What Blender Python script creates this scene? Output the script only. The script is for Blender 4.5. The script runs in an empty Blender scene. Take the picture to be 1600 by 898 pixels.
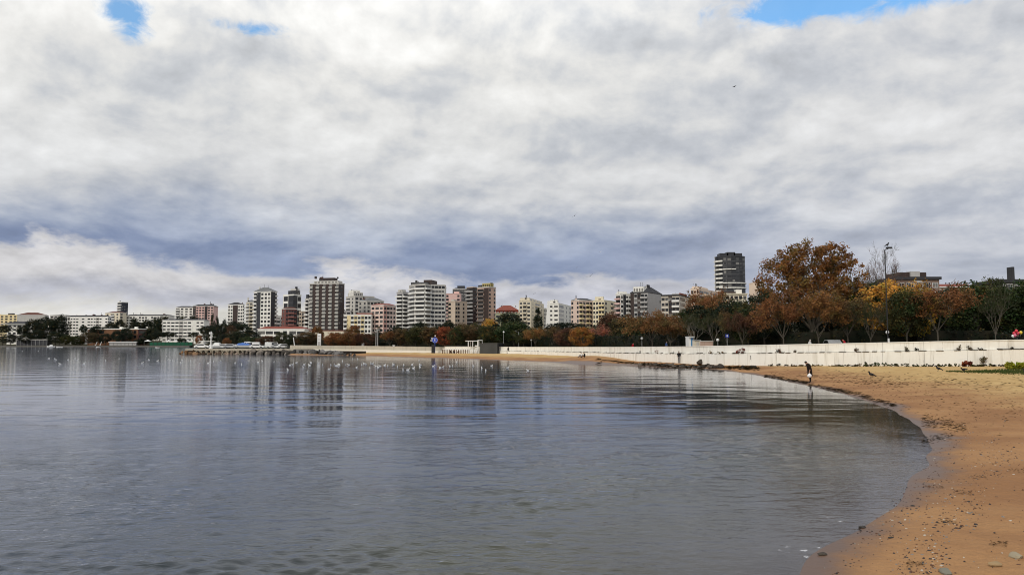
import bpy, bmesh, math, random
import numpy as np
from mathutils import Vector, Matrix

C = bpy.context.scene.collection
SC = bpy.context.scene
R = math.radians
rnd = random.Random(7)

# ------------------------------------------------------------------ camera
F_PX, CAM_H = 1200.0, 3.1
PITCH = math.atan(87.5 / F_PX)
cam = bpy.data.cameras.new('camera'); camo = bpy.data.objects.new('camera', cam); C.objects.link(camo)
camo.location = (0, 0, CAM_H); camo.rotation_euler = (R(90) + PITCH, 0, 0)
cam.sensor_width = 36; cam.lens = 36 * F_PX / 1600; cam.clip_start = 0.1; cam.clip_end = 20000
SC.camera = camo
_F = Vector((0, math.cos(PITCH), math.sin(PITCH))); _U = Vector((0, -math.sin(PITCH), math.cos(PITCH)))

def ray(px, py):
    return _F + Vector(((px - 800) / F_PX, 0, 0)) + _U * ((449 - py) / F_PX)
def at(px, py, Y):                       # point of the place seen at a photo pixel, Y metres ahead
    d = ray(px, py); return Vector((0, 0, CAM_H)) + d * (Y / d.y)
def on(px, py, z=0.0):                   # point at height z seen at a photo pixel
    d = ray(px, py); return Vector((0, 0, CAM_H)) + d * ((z - CAM_H) / d.z)

# ------------------------------------------------------------------ light
SUN_EL, SUN_AZ = R(34), R(-148)          # direction TO the sun: behind the camera, to the left
sl = bpy.data.lights.new('sun', 'SUN'); so = bpy.data.objects.new('sun', sl); C.objects.link(so)
sl.energy = 1.5; sl.angle = R(10); sl.color = (1.0, 0.93, 0.82)
_s = Vector((math.sin(SUN_AZ) * math.cos(SUN_EL), math.cos(SUN_AZ) * math.cos(SUN_EL), math.sin(SUN_EL)))
so.rotation_euler = _s.to_track_quat('Z', 'Y').to_euler(); so.location = (-60, -120, 90)

SC.render.engine = 'CYCLES'
SC.view_settings.view_transform = 'Standard'; SC.view_settings.look = 'None'
SC.view_settings.exposure = 0.0; SC.view_settings.gamma = 1.0; SC.view_settings.use_curve_mapping = False
SC.cycles.use_denoising = True; SC.cycles.filter_width = 1.0
SC.cycles.max_bounces = 6; SC.cycles.transparent_max_bounces = 8
SC.cycles.sample_clamp_indirect = 4.0

class NT:                                 # tiny node-tree writer
    def __init__(s, tree): s.t = tree; tree.nodes.clear()
    def n(s, typ, **kw):
        nd = s.t.nodes.new(typ)
        for k, v in kw.items():
            if k.startswith('i_'): nd.inputs[k[2:].replace('_', ' ')].default_value = v
            else: setattr(nd, k, v)
        return nd
    def l(s, a, b): s.t.links.new(a, b)
    def val(s, sock, v):
        if isinstance(v, (int, float)): sock.default_value = v
        else: s.l(v, sock)
    def m(s, op, a, b=0.0, c=0.0, clamp=False):
        nd = s.t.nodes.new('ShaderNodeMath'); nd.operation = op; nd.use_clamp = clamp
        s.val(nd.inputs[0], a); s.val(nd.inputs[1], b); s.val(nd.inputs[2], c); return nd.outputs[0]
    def vec(s, x, y, z):
        nd = s.t.nodes.new('ShaderNodeCombineXYZ'); s.val(nd.inputs[0], x); s.val(nd.inputs[1], y); s.val(nd.inputs[2], z); return nd.outputs[0]
    def noise(s, vec, scale, detail=4, rough=0.5, dist=0.0):
        nd = s.t.nodes.new('ShaderNodeTexNoise'); nd.inputs['Scale'].default_value = scale; nd.inputs['Detail'].default_value = detail
        nd.inputs['Roughness'].default_value = rough; nd.inputs['Distortion'].default_value = dist
        if vec is not None: s.l(vec, nd.inputs['Vector'])
        return nd.outputs['Fac']
    def mix(s, f, a, b, typ='MIX'):
        nd = s.t.nodes.new('ShaderNodeMix'); nd.data_type = 'RGBA'; nd.blend_type = typ
        s.val(nd.inputs['Factor'], f)
        for k, v in (('A', a), ('B', b)):
            sock = [i for i in nd.inputs if i.name == k and i.type == 'RGBA'][0]
            if isinstance(v, tuple): sock.default_value = (*v[:3], 1)
            else: s.l(v, sock)
        return [o for o in nd.outputs if o.type == 'RGBA'][0]
    def ramp(s, f, stops, interp='LINEAR'):
        nd = s.t.nodes.new('ShaderNodeValToRGB'); cr = nd.color_ramp; cr.interpolation = interp
        while len(cr.elements) < len(stops): cr.elements.new(0.5)
        for e, (p, c) in zip(cr.elements, stops):
            e.position = p; e.color = (*c, 1) if isinstance(c, tuple) else (c, c, c, 1)
        s.l(f, nd.inputs[0]); return nd.outputs[0]
    def smooth(s, x, a, b):               # smoothstep a..b -> 0..1
        nd = s.t.nodes.new('ShaderNodeMapRange'); nd.interpolation_type = 'SMOOTHSTEP'
        s.val(nd.inputs[0], x); nd.inputs[1].default_value = a; nd.inputs[2].default_value = b
        return nd.outputs[0]

def lin(r, g, b):                         # sRGB 0..255 -> linear
    f = lambda c: (c / 255 / 12.92) if c <= 10 else ((c / 255 + 0.055) / 1.055) ** 2.4
    return (f(r), f(g), f(b))

def make_world():
    w = bpy.data.worlds.new('World'); SC.world = w; w.use_nodes = True
    t = NT(w.node_tree)
    tc = t.n('ShaderNodeTexCoord'); sp = t.n('ShaderNodeSeparateXYZ'); t.l(tc.outputs['Generated'], sp.inputs[0])
    x, y, z = sp.outputs
    az = t.m('ARCTAN2', x, y); el = t.m('ARCSINE', t.m('MINIMUM', t.m('MAXIMUM', z, -1.0), 1.0))
    # lumps shrink and flatten towards the horizon, as a layer of cloud overhead does
    lv = t.m('LOGARITHM', t.m('ADD', t.m('MAXIMUM', el, 0.0), 0.12), math.e)
    def Q(k, du=0.0, dv=0.0, w=0.0):
        return t.vec(t.m('ADD', t.m('MULTIPLY', az, k), du), t.m('ADD', t.m('MULTIPLY', lv, k * 0.62), dv), w)
    big = t.noise(Q(2.6, 3.1, 0.4, .3), 1.0, 3, 0.5, 0.2)
    mid = t.noise(Q(5.6, 1.7, 2.3, 1.1), 1.0, 9, 0.54, 0.2); mid2 = t.noise(Q(5.6, 1.62, 2.55, 1.1), 1.0, 9, 0.54, 0.2)
    fine = t.noise(Q(13.0, 7.7, 1.3, 2.2), 1.0, 8, 0.56, 0.2); fine2 = t.noise(Q(13.0, 7.6, 1.55, 2.2), 1.0, 8, 0.56, 0.2)
    cb = t.m('SUBTRACT', big, 0.5); c2 = t.m('SUBTRACT', mid, 0.5); c3 = t.m('SUBTRACT', fine, 0.5)
    relief = t.m('ADD', t.m('MULTIPLY', t.m('SUBTRACT', mid, mid2), 0.82), t.m('MULTIPLY', t.m('SUBTRACT', fine, fine2), 0.46))
    # heaped outlines for the layers low over the skyline
    lowP = t.vec(t.m('MULTIPLY', az, 7.5), t.m('MULTIPLY', el, 19.0), 3.3)
    heap = t.noise(lowP, 1.0, 9, 0.58, 0.25); heap2 = t.noise(t.vec(t.m('MULTIPLY', az, 7.5), t.m('ADD', t.m('MULTIPLY', el, 19.0), 0.22), 3.3), 1.0, 9, 0.58, 0.25)
    ch = t.m('SUBTRACT', heap, 0.5); hrel = t.m('SUBTRACT', heap, heap2)
    wob = t.m('ADD', t.m('MULTIPLY', ch, 0.11), t.m('MULTIPLY', cb, 0.03))
    g = lambda r_, g_, b_: lin(r_, g_, b_)
    e0 = t.m('ADD', el, t.m('MULTIPLY', wob, 0.7))
    e1 = t.m('ADD', t.m('ADD', el, wob), t.m('MULTIPLY', t.m('ADD', az, 0.59), 0.050))
    side = t.smooth(az, 0.52, 0.02)                               # the dark layer thins out to the right
    low = t.mix(t.smooth(e0, 0.034, 0.060), g(221, 219, 212), g(190, 192, 202))
    low = t.mix(t.smooth(e0, 0.060, 0.086), low, g(210, 209, 211))
    hk = t.m('ADD', 1.0, t.m('MULTIPLY', hrel, 1.3)); low = t.mix(1.0, low, t.vec(hk, hk, hk), 'MULTIPLY')
    e2 = t.m('ADD', t.m('ADD', el, t.m('MULTIPLY', c2, 0.12)), t.m('ADD', t.m('MULTIPLY', cb, 0.06), t.m('MULTIPLY', c3, 0.03)))
    up = t.ramp(t.m('DIVIDE', e2, 0.5), [(0.0, g(140, 153, 181)), (0.235, g(142, 155, 183)), (0.295, g(170, 179, 197)), (0.385, g(204, 206, 210)), (0.54, g(216, 217, 218)),
                                      (0.70, g(226, 226, 225)), (0.84, g(243, 243, 242)), (1.0, g(230, 231, 234))])
    upl = t.mix(t.m('MULTIPLY', t.m('SUBTRACT', 1.0, side), 0.68), up, g(214, 215, 218))
    lum = t.m('ADD', relief, t.m('ADD', t.m('MULTIPLY', c2, 0.34), t.m('MULTIPLY', cb, 0.42)))
    k = t.m('ADD', 1.0, t.m('MULTIPLY', lum, 1.0))
    tint = t.mix(t.smooth(lum, 0.08, -0.16), (1.0, 0.995, 0.98), (0.92, 0.95, 1.0))
    upl = t.mix(1.0, t.mix(1.0, upl, tint, 'MULTIPLY'), t.vec(k, k, k), 'MULTIPLY')
    cloud = t.mix(t.smooth(e1, 0.102, 0.120), low, upl)
    # torn holes that let blue sky through
    def blob(px, py, rx, ry):
        d = ray(px, py).normalized(); a0 = math.atan2(d.x, d.y); e0 = math.asin(d.z)
        u = t.m('DIVIDE', t.m('SUBTRACT', az, a0), rx / F_PX); v = t.m('DIVIDE', t.m('SUBTRACT', el, e0), ry / F_PX)
        r2 = t.m('ADD', t.m('MULTIPLY', u, u), t.m('MULTIPLY', v, v))
        return t.m('EXPONENT', t.m('MULTIPLY', r2, -0.7))
    hole = blob(208, 40, 21, 19)
    for b in ((184, 10, 28, 15), (393, 46, 46, 10), (1250, 10, 66, 18), (1330, -10, 170, 22), (1480, -22, 120, 22)):
        hole = t.m('ADD', hole, blob(*b))
    hn = t.noise(t.vec(t.m('MULTIPLY', az, 26.0), t.m('MULTIPLY', el, 40.0), 9.1), 1.0, 8, 0.62, 0.5)
    nz = t.m('ADD', t.m('MULTIPLY', t.m('SUBTRACT', hn, 0.5), 3.0), t.m('MULTIPLY', c2, 1.5))
    hole = t.m('ADD', hole, t.m('MULTIPLY', nz, t.smooth(hole, 0.02, 0.40)))
    hole = t.m('MULTIPLY', t.smooth(hole, 0.22, 1.45), 0.90)
    sky = t.n('ShaderNodeTexSky', sky_type='NISHITA', sun_disc=False, sun_elevation=SUN_EL, sun_rotation=SUN_AZ)
    scl = t.n('ShaderNodeVectorMath', operation='SCALE'); t.l(cloud, scl.inputs[0]); scl.inputs['Scale'].default_value = 10.0
    skb = t.mix(1.0, sky.outputs[0], (1.0, 1.75, 2.1), 'MULTIPLY')
    col = t.mix(hole, scl.outputs[0], skb)
    # ground half of the dome
    col = t.mix(t.smooth(el, -0.02, -0.10), col, (2.0, 2.0, 2.1))
    bg = t.n('ShaderNodeBackground'); t.l(col, bg.inputs[0]); bg.inputs[1].default_value = 0.10
    out = t.n('ShaderNodeOutputWorld'); t.l(bg.outputs[0], out.inputs[0])
make_world()

# ------------------------------------------------------------------ materials
_M = {}
def mat(key, col, rough=0.7, var=0.12, scale=0.6, spec=0.3, streak=0.0, bump=0.0, rnd_tint=0.0):
    if key in _M: return _M[key]
    m = bpy.data.materials.new(key); m.use_nodes = True; t = NT(m.node_tree)
    tc = t.n('ShaderNodeTexCoord'); geo = t.n('ShaderNodeNewGeometry')
    pos = geo.outputs['Position']
    n = t.noise(pos, scale, 5, 0.6)
    k = t.m('ADD', 1.0, t.m('MULTIPLY', t.m('SUBTRACT', n, 0.5), var * 3))
    if streak:
        mp = t.n('ShaderNodeMapping'); mp.inputs['Scale'].default_value = (1.6, 1.6, 0.12); t.l(pos, mp.inputs[0])
        s_ = t.noise(mp.outputs[0], 1.2, 5, 0.65)
        k = t.m('MULTIPLY', k, t.m('SUBTRACT', 1.0, t.m('MULTIPLY', t.smooth(s_, 0.5, 0.75), streak)))
    if rnd_tint:
        oi = t.n('ShaderNodeObjectInfo')
        k = t.m('MULTIPLY', k, t.m('ADD', 1 - rnd_tint, t.m('MULTIPLY', oi.outputs['Random'], 2 * rnd_tint)))
    c = t.mix(1.0, tuple(col), t.vec(k, k, k), 'MULTIPLY')
    b = t.n('ShaderNodeBsdfPrincipled'); t.l(c, b.inputs['Base Color']); b.inputs['Roughness'].default_value = rough
    b.inputs['Specular IOR Level'].default_value = spec
    if bump:
        bn = t.n('ShaderNodeBump'); bn.inputs['Strength'].default_value = bump; bn.inputs['Distance'].default_value = 0.05
        t.l(t.noise(pos, scale * 8, 5, 0.6), bn.inputs['Height']); t.l(bn.outputs[0], b.inputs['Normal'])
    o = t.n('ShaderNodeOutputMaterial'); t.l(b.outputs[0], o.inputs[0]); _M[key] = m; return m

def wallm(key, rgb): return mat('plaster_' + key, rgb, 0.85, 0.07, 0.25, 0.15, streak=0.18)

def glass_mat():
    m = bpy.data.materials.new('window_glass'); m.use_nodes = True; t = NT(m.node_tree)
    oi = t.n('ShaderNodeObjectInfo'); r = oi.outputs['Random']
    c = t.ramp(r, [(0.0, (0.008, 0.009, 0.011)), (0.55, (0.02, 0.022, 0.026)), (0.78, (0.07, 0.07, 0.07)), (1.0, (0.24, 0.23, 0.21))])
    b = t.n('ShaderNodeBsdfPrincipled'); t.l(c, b.inputs['Base Color']); b.inputs['Roughness'].default_value = 0.18
    b.inputs['Specular IOR Level'].default_value = 0.45
    o = t.n('ShaderNodeOutputMaterial'); t.l(b.outputs[0], o.inputs[0]); return m
GLASS = glass_mat()

def leaf_mat():
    m = bpy.data.materials.new('foliage'); m.use_nodes = True; t = NT(m.node_tree)
    oi = t.n('ShaderNodeObjectInfo'); at_ = t.n('ShaderNodeAttribute', attribute_name='tint')
    k = at_.outputs['Fac']
    c = t.mix(1.0, oi.outputs['Color'], t.vec(k, k, k), 'MULTIPLY')
    geo = t.n('ShaderNodeNewGeometry'); hv = t.noise(geo.outputs['Position'], 0.55, 4, 0.6)
    c = t.mix(t.smooth(hv, 0.42, 0.66), c, t.mix(1.0, c, (0.55, 0.95, 0.75), 'MULTIPLY'))
    c = t.mix(t.smooth(hv, 0.44, 0.30), c, t.mix(1.0, c, (1.35, 1.45, 1.0), 'MULTIPLY'))
    yel = t.mix(0.5, c, (0.12, 0.07, 0.015))
    c = t.mix(t.smooth(k, 1.25, 1.7), c, yel)
    d = t.n('ShaderNodeBsdfPrincipled'); t.l(c, d.inputs['Base Color']); d.inputs['Roughness'].default_value = 0.6; d.inputs['Specular IOR Level'].default_value = 0.2
    tr = t.n('ShaderNodeBsdfTranslucent'); t.l(c, tr.inputs[0])
    mx = t.n('ShaderNodeMixShader'); mx.inputs[0].default_value = 0.2; t.l(d.outputs[0], mx.inputs[1]); t.l(tr.outputs[0], mx.inputs[2])
    o = t.n('ShaderNodeOutputMaterial'); t.l(mx.outputs[0], o.inputs[0]); return m
LEAF = leaf_mat()

def objcol_mat(key, rough=0.6, spec=0.3):       # colour comes from the object's own colour
    m = bpy.data.materials.new(key); m.use_nodes = True; t = NT(m.node_tree)
    oi = t.n('ShaderNodeObjectInfo'); geo = t.n('ShaderNodeNewGeometry')
    n = t.noise(geo.outputs['Position'], 3.0, 4, 0.6); k = t.m('ADD', 0.75, t.m('MULTIPLY', n, 0.5))
    c = t.mix(1.0, oi.outputs['Color'], t.vec(k, k, k), 'MULTIPLY')
    b = t.n('ShaderNodeBsdfPrincipled'); t.l(c, b.inputs['Base Color']); b.inputs['Roughness'].default_value = rough; b.inputs['Specular IOR Level'].default_value = spec
    o = t.n('ShaderNodeOutputMaterial'); t.l(b.outputs[0], o.inputs[0]); return m
OBJC = objcol_mat('painted'); BARK = objcol_mat('bark', 0.9, 0.1)

# ------------------------------------------------------------------ mesh helpers
class MB:
    def __init__(s): s.v = []; s.f = []; s.mi = []; s.ms = []
    def mid(s, m):
        if m not in s.ms: s.ms.append(m)
        return s.ms.index(m)
    def add(s, vs, fs, m):
        o = len(s.v); s.v += [tuple(v) for v in vs]; k = s.mid(m)
        for f in fs: s.f.append(tuple(i + o for i in f)); s.mi.append(k)
    def box(s, x0, x1, y0, y1, z0, z1, m):
        vs = [(x, y, z) for z in (z0, z1) for y in (y0, y1) for x in (x0, x1)]
        s.add(vs, [(0, 2, 3, 1), (4, 5, 7, 6), (0, 1, 5, 4), (2, 6, 7, 3), (0, 4, 6, 2), (1, 3, 7, 5)], m)
    def prism(s, poly, z0, z1, m, cap=True):      # poly counter-clockwise
        n = len(poly); vs = [(p[0], p[1], z0) for p in poly] + [(p[0], p[1], z1) for p in poly]
        fs = [(i, (i + 1) % n, n + (i + 1) % n, n + i) for i in range(n)]
        if cap: fs += [tuple(range(n, 2 * n)), tuple(range(n - 1, -1, -1))]
        s.add(vs, fs, m)
    def tube(s, a, b, r0, r1, m, n=6, cap=True):
        a = Vector(a); b = Vector(b); d = (b - a)
        if d.length < 1e-6: return
        q = d.to_track_quat('Z', 'Y'); vs = []
        for p, r in ((a, r0), (b, r1)):
            for i in range(n):
                t = 2 * math.pi * i / n; vs.append(p + q @ Vector((r * math.cos(t), r * math.sin(t), 0)))
        fs = [(i, (i + 1) % n, n + (i + 1) % n, n + i) for i in range(n)]
        if cap: fs += [tuple(range(n - 1, -1, -1)), tuple(range(n, 2 * n))]
        s.add(vs, fs, m)
    def ball(s, c, r, m, seg=10, rings=6):
        c = Vector(c); r = Vector(r if hasattr(r, '__len__') else (r, r, r)); vs = []
        for j in range(rings + 1):
            ph = math.pi * j / rings
            for i in range(seg):
                th = 2 * math.pi * i / seg
                vs.append((c.x + r.x * math.sin(ph) * math.cos(th), c.y + r.y * math.sin(ph) * math.sin(th), c.z - r.z * math.cos(ph)))
        fs = [(j * seg + i, j * seg + (i + 1) % seg, (j + 1) * seg + (i + 1) % seg, (j + 1) * seg + i) for j in range(rings) for i in range(seg)]
        s.add(vs, fs, m)
    def mesh(s, name, smooth=False):
        me = bpy.data.meshes.new(name); me.from_pydata(s.v, [], s.f); 
        for m in s.ms: me.materials.append(m)
        me.polygons.foreach_set('material_index', s.mi)
        if smooth: me.polygons.foreach_set('use_smooth', [True] * len(s.f))
        me.update(); return me
    def obj(s, name, parent=None, smooth=False, loc=None):
        return link(name, s.mesh(name, smooth), parent, loc)
def link(name, data, parent=None, loc=None):
    o = bpy.data.objects.new(name, data); C.objects.link(o)
    if parent is not None: o.parent = parent
    if loc is not None: o.location = loc
    return o
def tag(o, label, cat, group=None):
    o['label'] = label; o['category'] = cat
    if group: o['group'] = group
    return o
def thing(name, label, cat, loc=(0, 0, 0), rz=0, group=None):
    o = link(name, None, None, loc); o.rotation_euler = (0, 0, rz); o.empty_display_size = 0.5
    return tag(o, label, cat, group)
def copy_tree(o, parent=None):
    c = o.copy(); C.objects.link(c)
    if parent is not None: c.parent = parent
    for ch in o.children: copy_tree(ch, c)
    return c
def grid_mesh(name, X, Y, Z, m, keep=None, attr=None):
    nr, na = X.shape; co = np.stack([X, Y, Z], -1).reshape(-1, 3)
    idx = np.arange(nr * na).reshape(nr, na)
    q = np.stack([idx[:-1, :-1], idx[:-1, 1:], idx[1:, 1:], idx[1:, :-1]], -1).reshape(-1, 4)
    if keep is not None:
        k = keep.reshape(-1); q = q[k[q].any(1)]
        used = np.zeros(len(co), bool); used[q.ravel()] = True; remap = np.cumsum(used) - 1
        co = co[used]; q = remap[q]
    else: used = np.ones(len(co), bool)
    me = bpy.data.meshes.new(name)
    me.vertices.add(len(co)); me.vertices.foreach_set('co', co.astype(np.float32).ravel())
    me.loops.add(q.size); me.loops.foreach_set('vertex_index', q.astype(np.int32).ravel())
    me.polygons.add(len(q)); me.polygons.foreach_set('loop_start', np.arange(0, q.size, 4, dtype=np.int32))
    me.polygons.foreach_set('use_smooth', np.ones(len(q), bool))
    for nm, arr in (attr or {}).items():
        a = me.attributes.new(nm, 'FLOAT', 'POINT'); a.data.foreach_set('value', arr.reshape(-1)[used].astype(np.float32))
    me.materials.append(m); me.update(calc_edges=True); me.validate()
    return link(name, me)
def spline(pts, n=24):
    P = [np.array(p, float) for p in pts]; P = [2 * P[0] - P[1]] + P + [2 * P[-1] - P[-2]]; out = []
    for i in range(1, len(P) - 2):
        for k in range(n):
            t = k / n; a, b, c, d = P[i - 1:i + 3]
            out.append(0.5 * (2 * b + (c - a) * t + (2 * a - 5 * b + 4 * c - d) * t * t + (3 * b - a - 3 * c + d) * t ** 3))
    out.append(P[-2]); return np.array(out)
def sdist(line, X, Y):                    # signed distance, positive on the right-hand side of travel
    shp = X.shape; px = X.ravel(); py = Y.ravel(); best = np.full(px.shape, 1e18); sg = np.ones(px.shape)
    for a, b in zip(line[:-1], line[1:]):
        d = b - a; L2 = float(d @ d) + 1e-12
        t = np.clip(((px - a[0]) * d[0] + (py - a[1]) * d[1]) / L2, 0, 1)
        qx = px - a[0] - t * d[0]; qy = py - a[1] - t * d[1]; r2 = qx * qx + qy * qy
        m = r2 < best
        best = np.where(m, r2, best)
        cr = d[0] * (py - a[1]) - d[1] * (px - a[0]); sg = np.where(m, np.where(cr < 0, 1.0, -1.0), sg)
    return (np.sqrt(best) * sg).reshape(shp)
def vnoise(X, Y, s, seed=0):              # cheap smooth noise from sines
    r = np.random.RandomState(seed); o = np.zeros_like(X)
    for i in range(7):
        a = r.rand() * 6.28; f = s * (0.5 + 1.6 * r.rand()); o += np.sin((X * np.cos(a) + Y * np.sin(a)) * f + r.rand() * 6.28)
    return o / 7
def polar(a0, a1, da, r0, r1, dr):
    az = np.radians(np.arange(a0, a1 + da, da)); r = np.exp(np.arange(math.log(r0), math.log(r1) + dr, dr))
    RR, AA = np.meshgrid(r, az, indexing='ij'); return RR * np.sin(AA), RR * np.cos(AA)
# ------------------------------------------------------------------ shoreline, beach, water, land
_sh = [(1250, 898), (1303, 850), (1350, 812), (1405, 768), (1445, 722), (1452, 692), (1428, 662), (1385, 637), (1330, 619), (1265, 603),
       (1200, 589), (1130, 578.5), (1050, 573), (960, 569), (880, 566), (800, 563), (700, 559.6), (620, 557.3), (550, 555.5)]
SHORE = [(-9, -14), (-4, -3), (-0.6, 3), (2.0, 7)] + [tuple(on(px, py, 0.0)[:2]) for px, py in _sh] + [(-75, 214), (-97, 224)]
SHL = spline(SHORE, 7)
_wl = [(1610, 80.6), (1430, 83.5), (1266, 90), (1150, 98), (1061, 109), (1000, 119), (960, 129), (900, 150), (850, 168), (800, 182), (720, 196), (650, 208), (560, 217), (455, 222)]
def wx(px, Y): return (px - 800) / F_PX * Y * 1.0026
WALL = [(120, 73), (75, 78.6)] + [(wx(px, Y), Y) for px, Y in _wl]
WALL_TOP_PX = ([455, 560, 640, 720, 820, 960, 1061, 1266, 1430, 1600], [539.2, 540.2, 541, 541, 541.6, 541.6, 541, 537, 533.5, 530])
WLL = spline(WALL, 8)
EDGE = [(x + 0.0, y + 2.2) for x, y in WALL] + [(wx(395, 236), 236), (wx(348, 300), 300), (wx(322, 420), 420), (wx(300, 640), 640), (wx(235, 690), 690), (wx(0, 706), 706), (-1400, 690)]
EDL = np.array([tuple(p) for p in spline(WALL, 8) + np.array([0.6, 2.0])] + EDGE[len(WALL):])
def px_of(x, y): return 800 + F_PX * x / np.maximum(y, 5.0)
def ground_z(x, y):
    x = np.asarray(x, float); y = np.asarray(y, float); p = px_of(x, y)
    s = sdist(EDL, x, y)
    z0 = np.interp(p, [0, 300, 455, 720, 1061, 1266, 1600], [1.3, 1.4, 1.5, 1.4, 1.75, 2.05, 2.5])
    z = z0 + np.clip((s - 45) * 0.045, 0, 13) + 0.12 * vnoise(x, y, 0.15, 3)
    return np.where(s > 0, z, -4.0), s
def shore_s(x, y):                        # distance to the water's edge, positive on land
    p = px_of(x, y); return np.where((p < 452) & (y > 208), sdist(EDL, x, y), sdist(SHL, x, y))
def gz(x, y): return float(ground_z(np.array([x]), np.array([y]))[0][0])
def beach_z(x, y, s=None):
    if s is None: s = sdist(SHL, x, y)
    s = s + 0.25 * vnoise(x, y, 0.55, 5) + 0.15 * vnoise(x, y, 1.7, 6)
    z = np.where(s > 0, 0.78 * (1 - np.exp(-np.maximum(s, 0) / 10)) , np.maximum(0.055 * s, -2.2))
    z = z + np.where(s > 0.6, 1, 0) * 0.02 * vnoise(x, y, 1.3, 9) * np.clip(s, 0, 3)
    z = z + 0.55 * np.exp(-(((x - 13.5) / 4.5) ** 2 + ((y - 131) / 13) ** 2)) + 0.35 * np.exp(-(((x - 19) / 3.5) ** 2 + ((y - 106) / 7) ** 2))
    return z
_LA, _LR0, _LDR = np.radians(np.arange(-64, 84.01, 0.25)), math.log(1.5), 0.01
_lr = np.exp(np.arange(_LR0, math.log(270), _LDR)); _RR, _AA = np.meshgrid(_lr, _LA, indexing='ij'); _LX, _LY = _RR * np.sin(_AA), _RR * np.cos(_AA)
_LS = shore_s(_LX, _LY); _LZ = beach_z(_LX, _LY, _LS)
def _look(T, x, y):                       # bilinear look-up in the tabulated beach
    r = (math.log(math.hypot(x, y)) - _LR0) / _LDR; a = (math.atan2(x, y) - _LA[0]) / (_LA[1] - _LA[0])
    i = min(max(int(r), 0), T.shape[0] - 2); j = min(max(int(a), 0), T.shape[1] - 2); u = min(max(r - i, 0), 1); v = min(max(a - j, 0), 1)
    return float((T[i, j] * (1 - v) + T[i, j + 1] * v) * (1 - u) + (T[i + 1, j] * (1 - v) + T[i + 1, j + 1] * v) * u)
def bz(x, y): return _look(_LZ, x, y)

def sand_mat():
    m = bpy.data.materials.new('sand'); m.use_nodes = True; t = NT(m.node_tree)
    geo = t.n('ShaderNodeNewGeometry'); pos = geo.outputs['Position']
    a = t.n('ShaderNodeAttribute', attribute_name='shore'); s = a.outputs['Fac']
    big = t.noise(pos, 0.22, 4, 0.6); mid = t.noise(pos, 1.1, 6, 0.65); fine = t.noise(pos, 14, 4, 0.7); grain = t.noise(pos, 90, 2, 0.7)
    sw = t.m('ADD', s, t.m('MULTIPLY', t.m('SUBTRACT', mid, 0.5), 3.0)); sw = t.m('ADD', sw, t.m('MULTIPLY', t.m('SUBTRACT', big, 0.5), 9.0))
    dry = t.mix(t.smooth(mid, 0.35, 0.65), (0.49, 0.315, 0.125), (0.60, 0.415, 0.185))
    damp = t.mix(t.smooth(big, 0.35, 0.65), (0.32, 0.165, 0.075), (0.42, 0.232, 0.105))
    c = t.mix(t.smooth(sw, 3.0, 12.0), damp, dry)
    # wet strip along the water's edge
    s2 = t.m('ADD', s, t.m('MULTIPLY', t.m('SUBTRACT', mid, 0.5), 0.9)); s2 = t.m('ADD', s2, t.m('MULTIPLY', t.m('SUBTRACT', big, 0.5), 2.2))
    wet = t.smooth(s2, 1.15, 0.05)
    c = t.mix(wet, c, (0.120, 0.062, 0.034))
    # dark weed scraps, damp patches, and footprint shading put into the colour
    mp = t.n('ShaderNodeMapping'); mp.inputs['Scale'].default_value = (0.7, 1.5, 1.0); t.l(pos, mp.inputs[0])
    d1 = t.noise(mp.outputs[0], 2.2, 8, 0.75)
    band = t.m('ADD', 0.25, t.m('MULTIPLY', t.smooth(t.noise(mp.outputs[0], 0.16, 3, 0.6), 0.42, 0.62), 0.75))
    spots = t.m('MULTIPLY', t.smooth(d1, 0.57, 0.68), band)
    c = t.mix(t.m('MULTIPLY', spots, 0.6), c, (0.10, 0.055, 0.03))
    k = t.m('ADD', 0.72, t.m('MULTIPLY', fine, 0.36)); k = t.m('ADD', k, t.m('MULTIPLY', grain, 0.2))
    c = t.mix(1.0, c, t.vec(k, k, k), 'MULTIPLY')
    b = t.n('ShaderNodeBsdfPrincipled'); t.l(c, b.inputs['Base Color'])
    t.l(t.m('SUBTRACT', 0.92, t.m('MULTIPLY', wet, 0.52)), b.inputs['Roughness'])
    t.l(t.m('ADD', 0.15, t.m('MULTIPLY', wet, 0.26)), b.inputs['Specular IOR Level'])
    h = t.m('ADD', t.m('MULTIPLY', mid, 1.0), t.m('MULTIPLY', fine, 0.35)); h = t.m('ADD', h, t.m('MULTIPLY', t.noise(pos, 4.5, 5, 0.6), 0.6))
    bn = t.n('ShaderNodeBump'); bn.inputs['Distance'].default_value = 0.13
    t.l(t.m('SUBTRACT', 0.75, t.m('MULTIPLY', wet, 0.67)), bn.inputs['Strength']); t.l(h, bn.inputs['Height']); t.l(bn.outputs[0], b.inputs['Normal'])
    o = t.n('ShaderNodeOutputMaterial'); t.l(b.outputs[0], o.inputs[0]); return m

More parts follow.
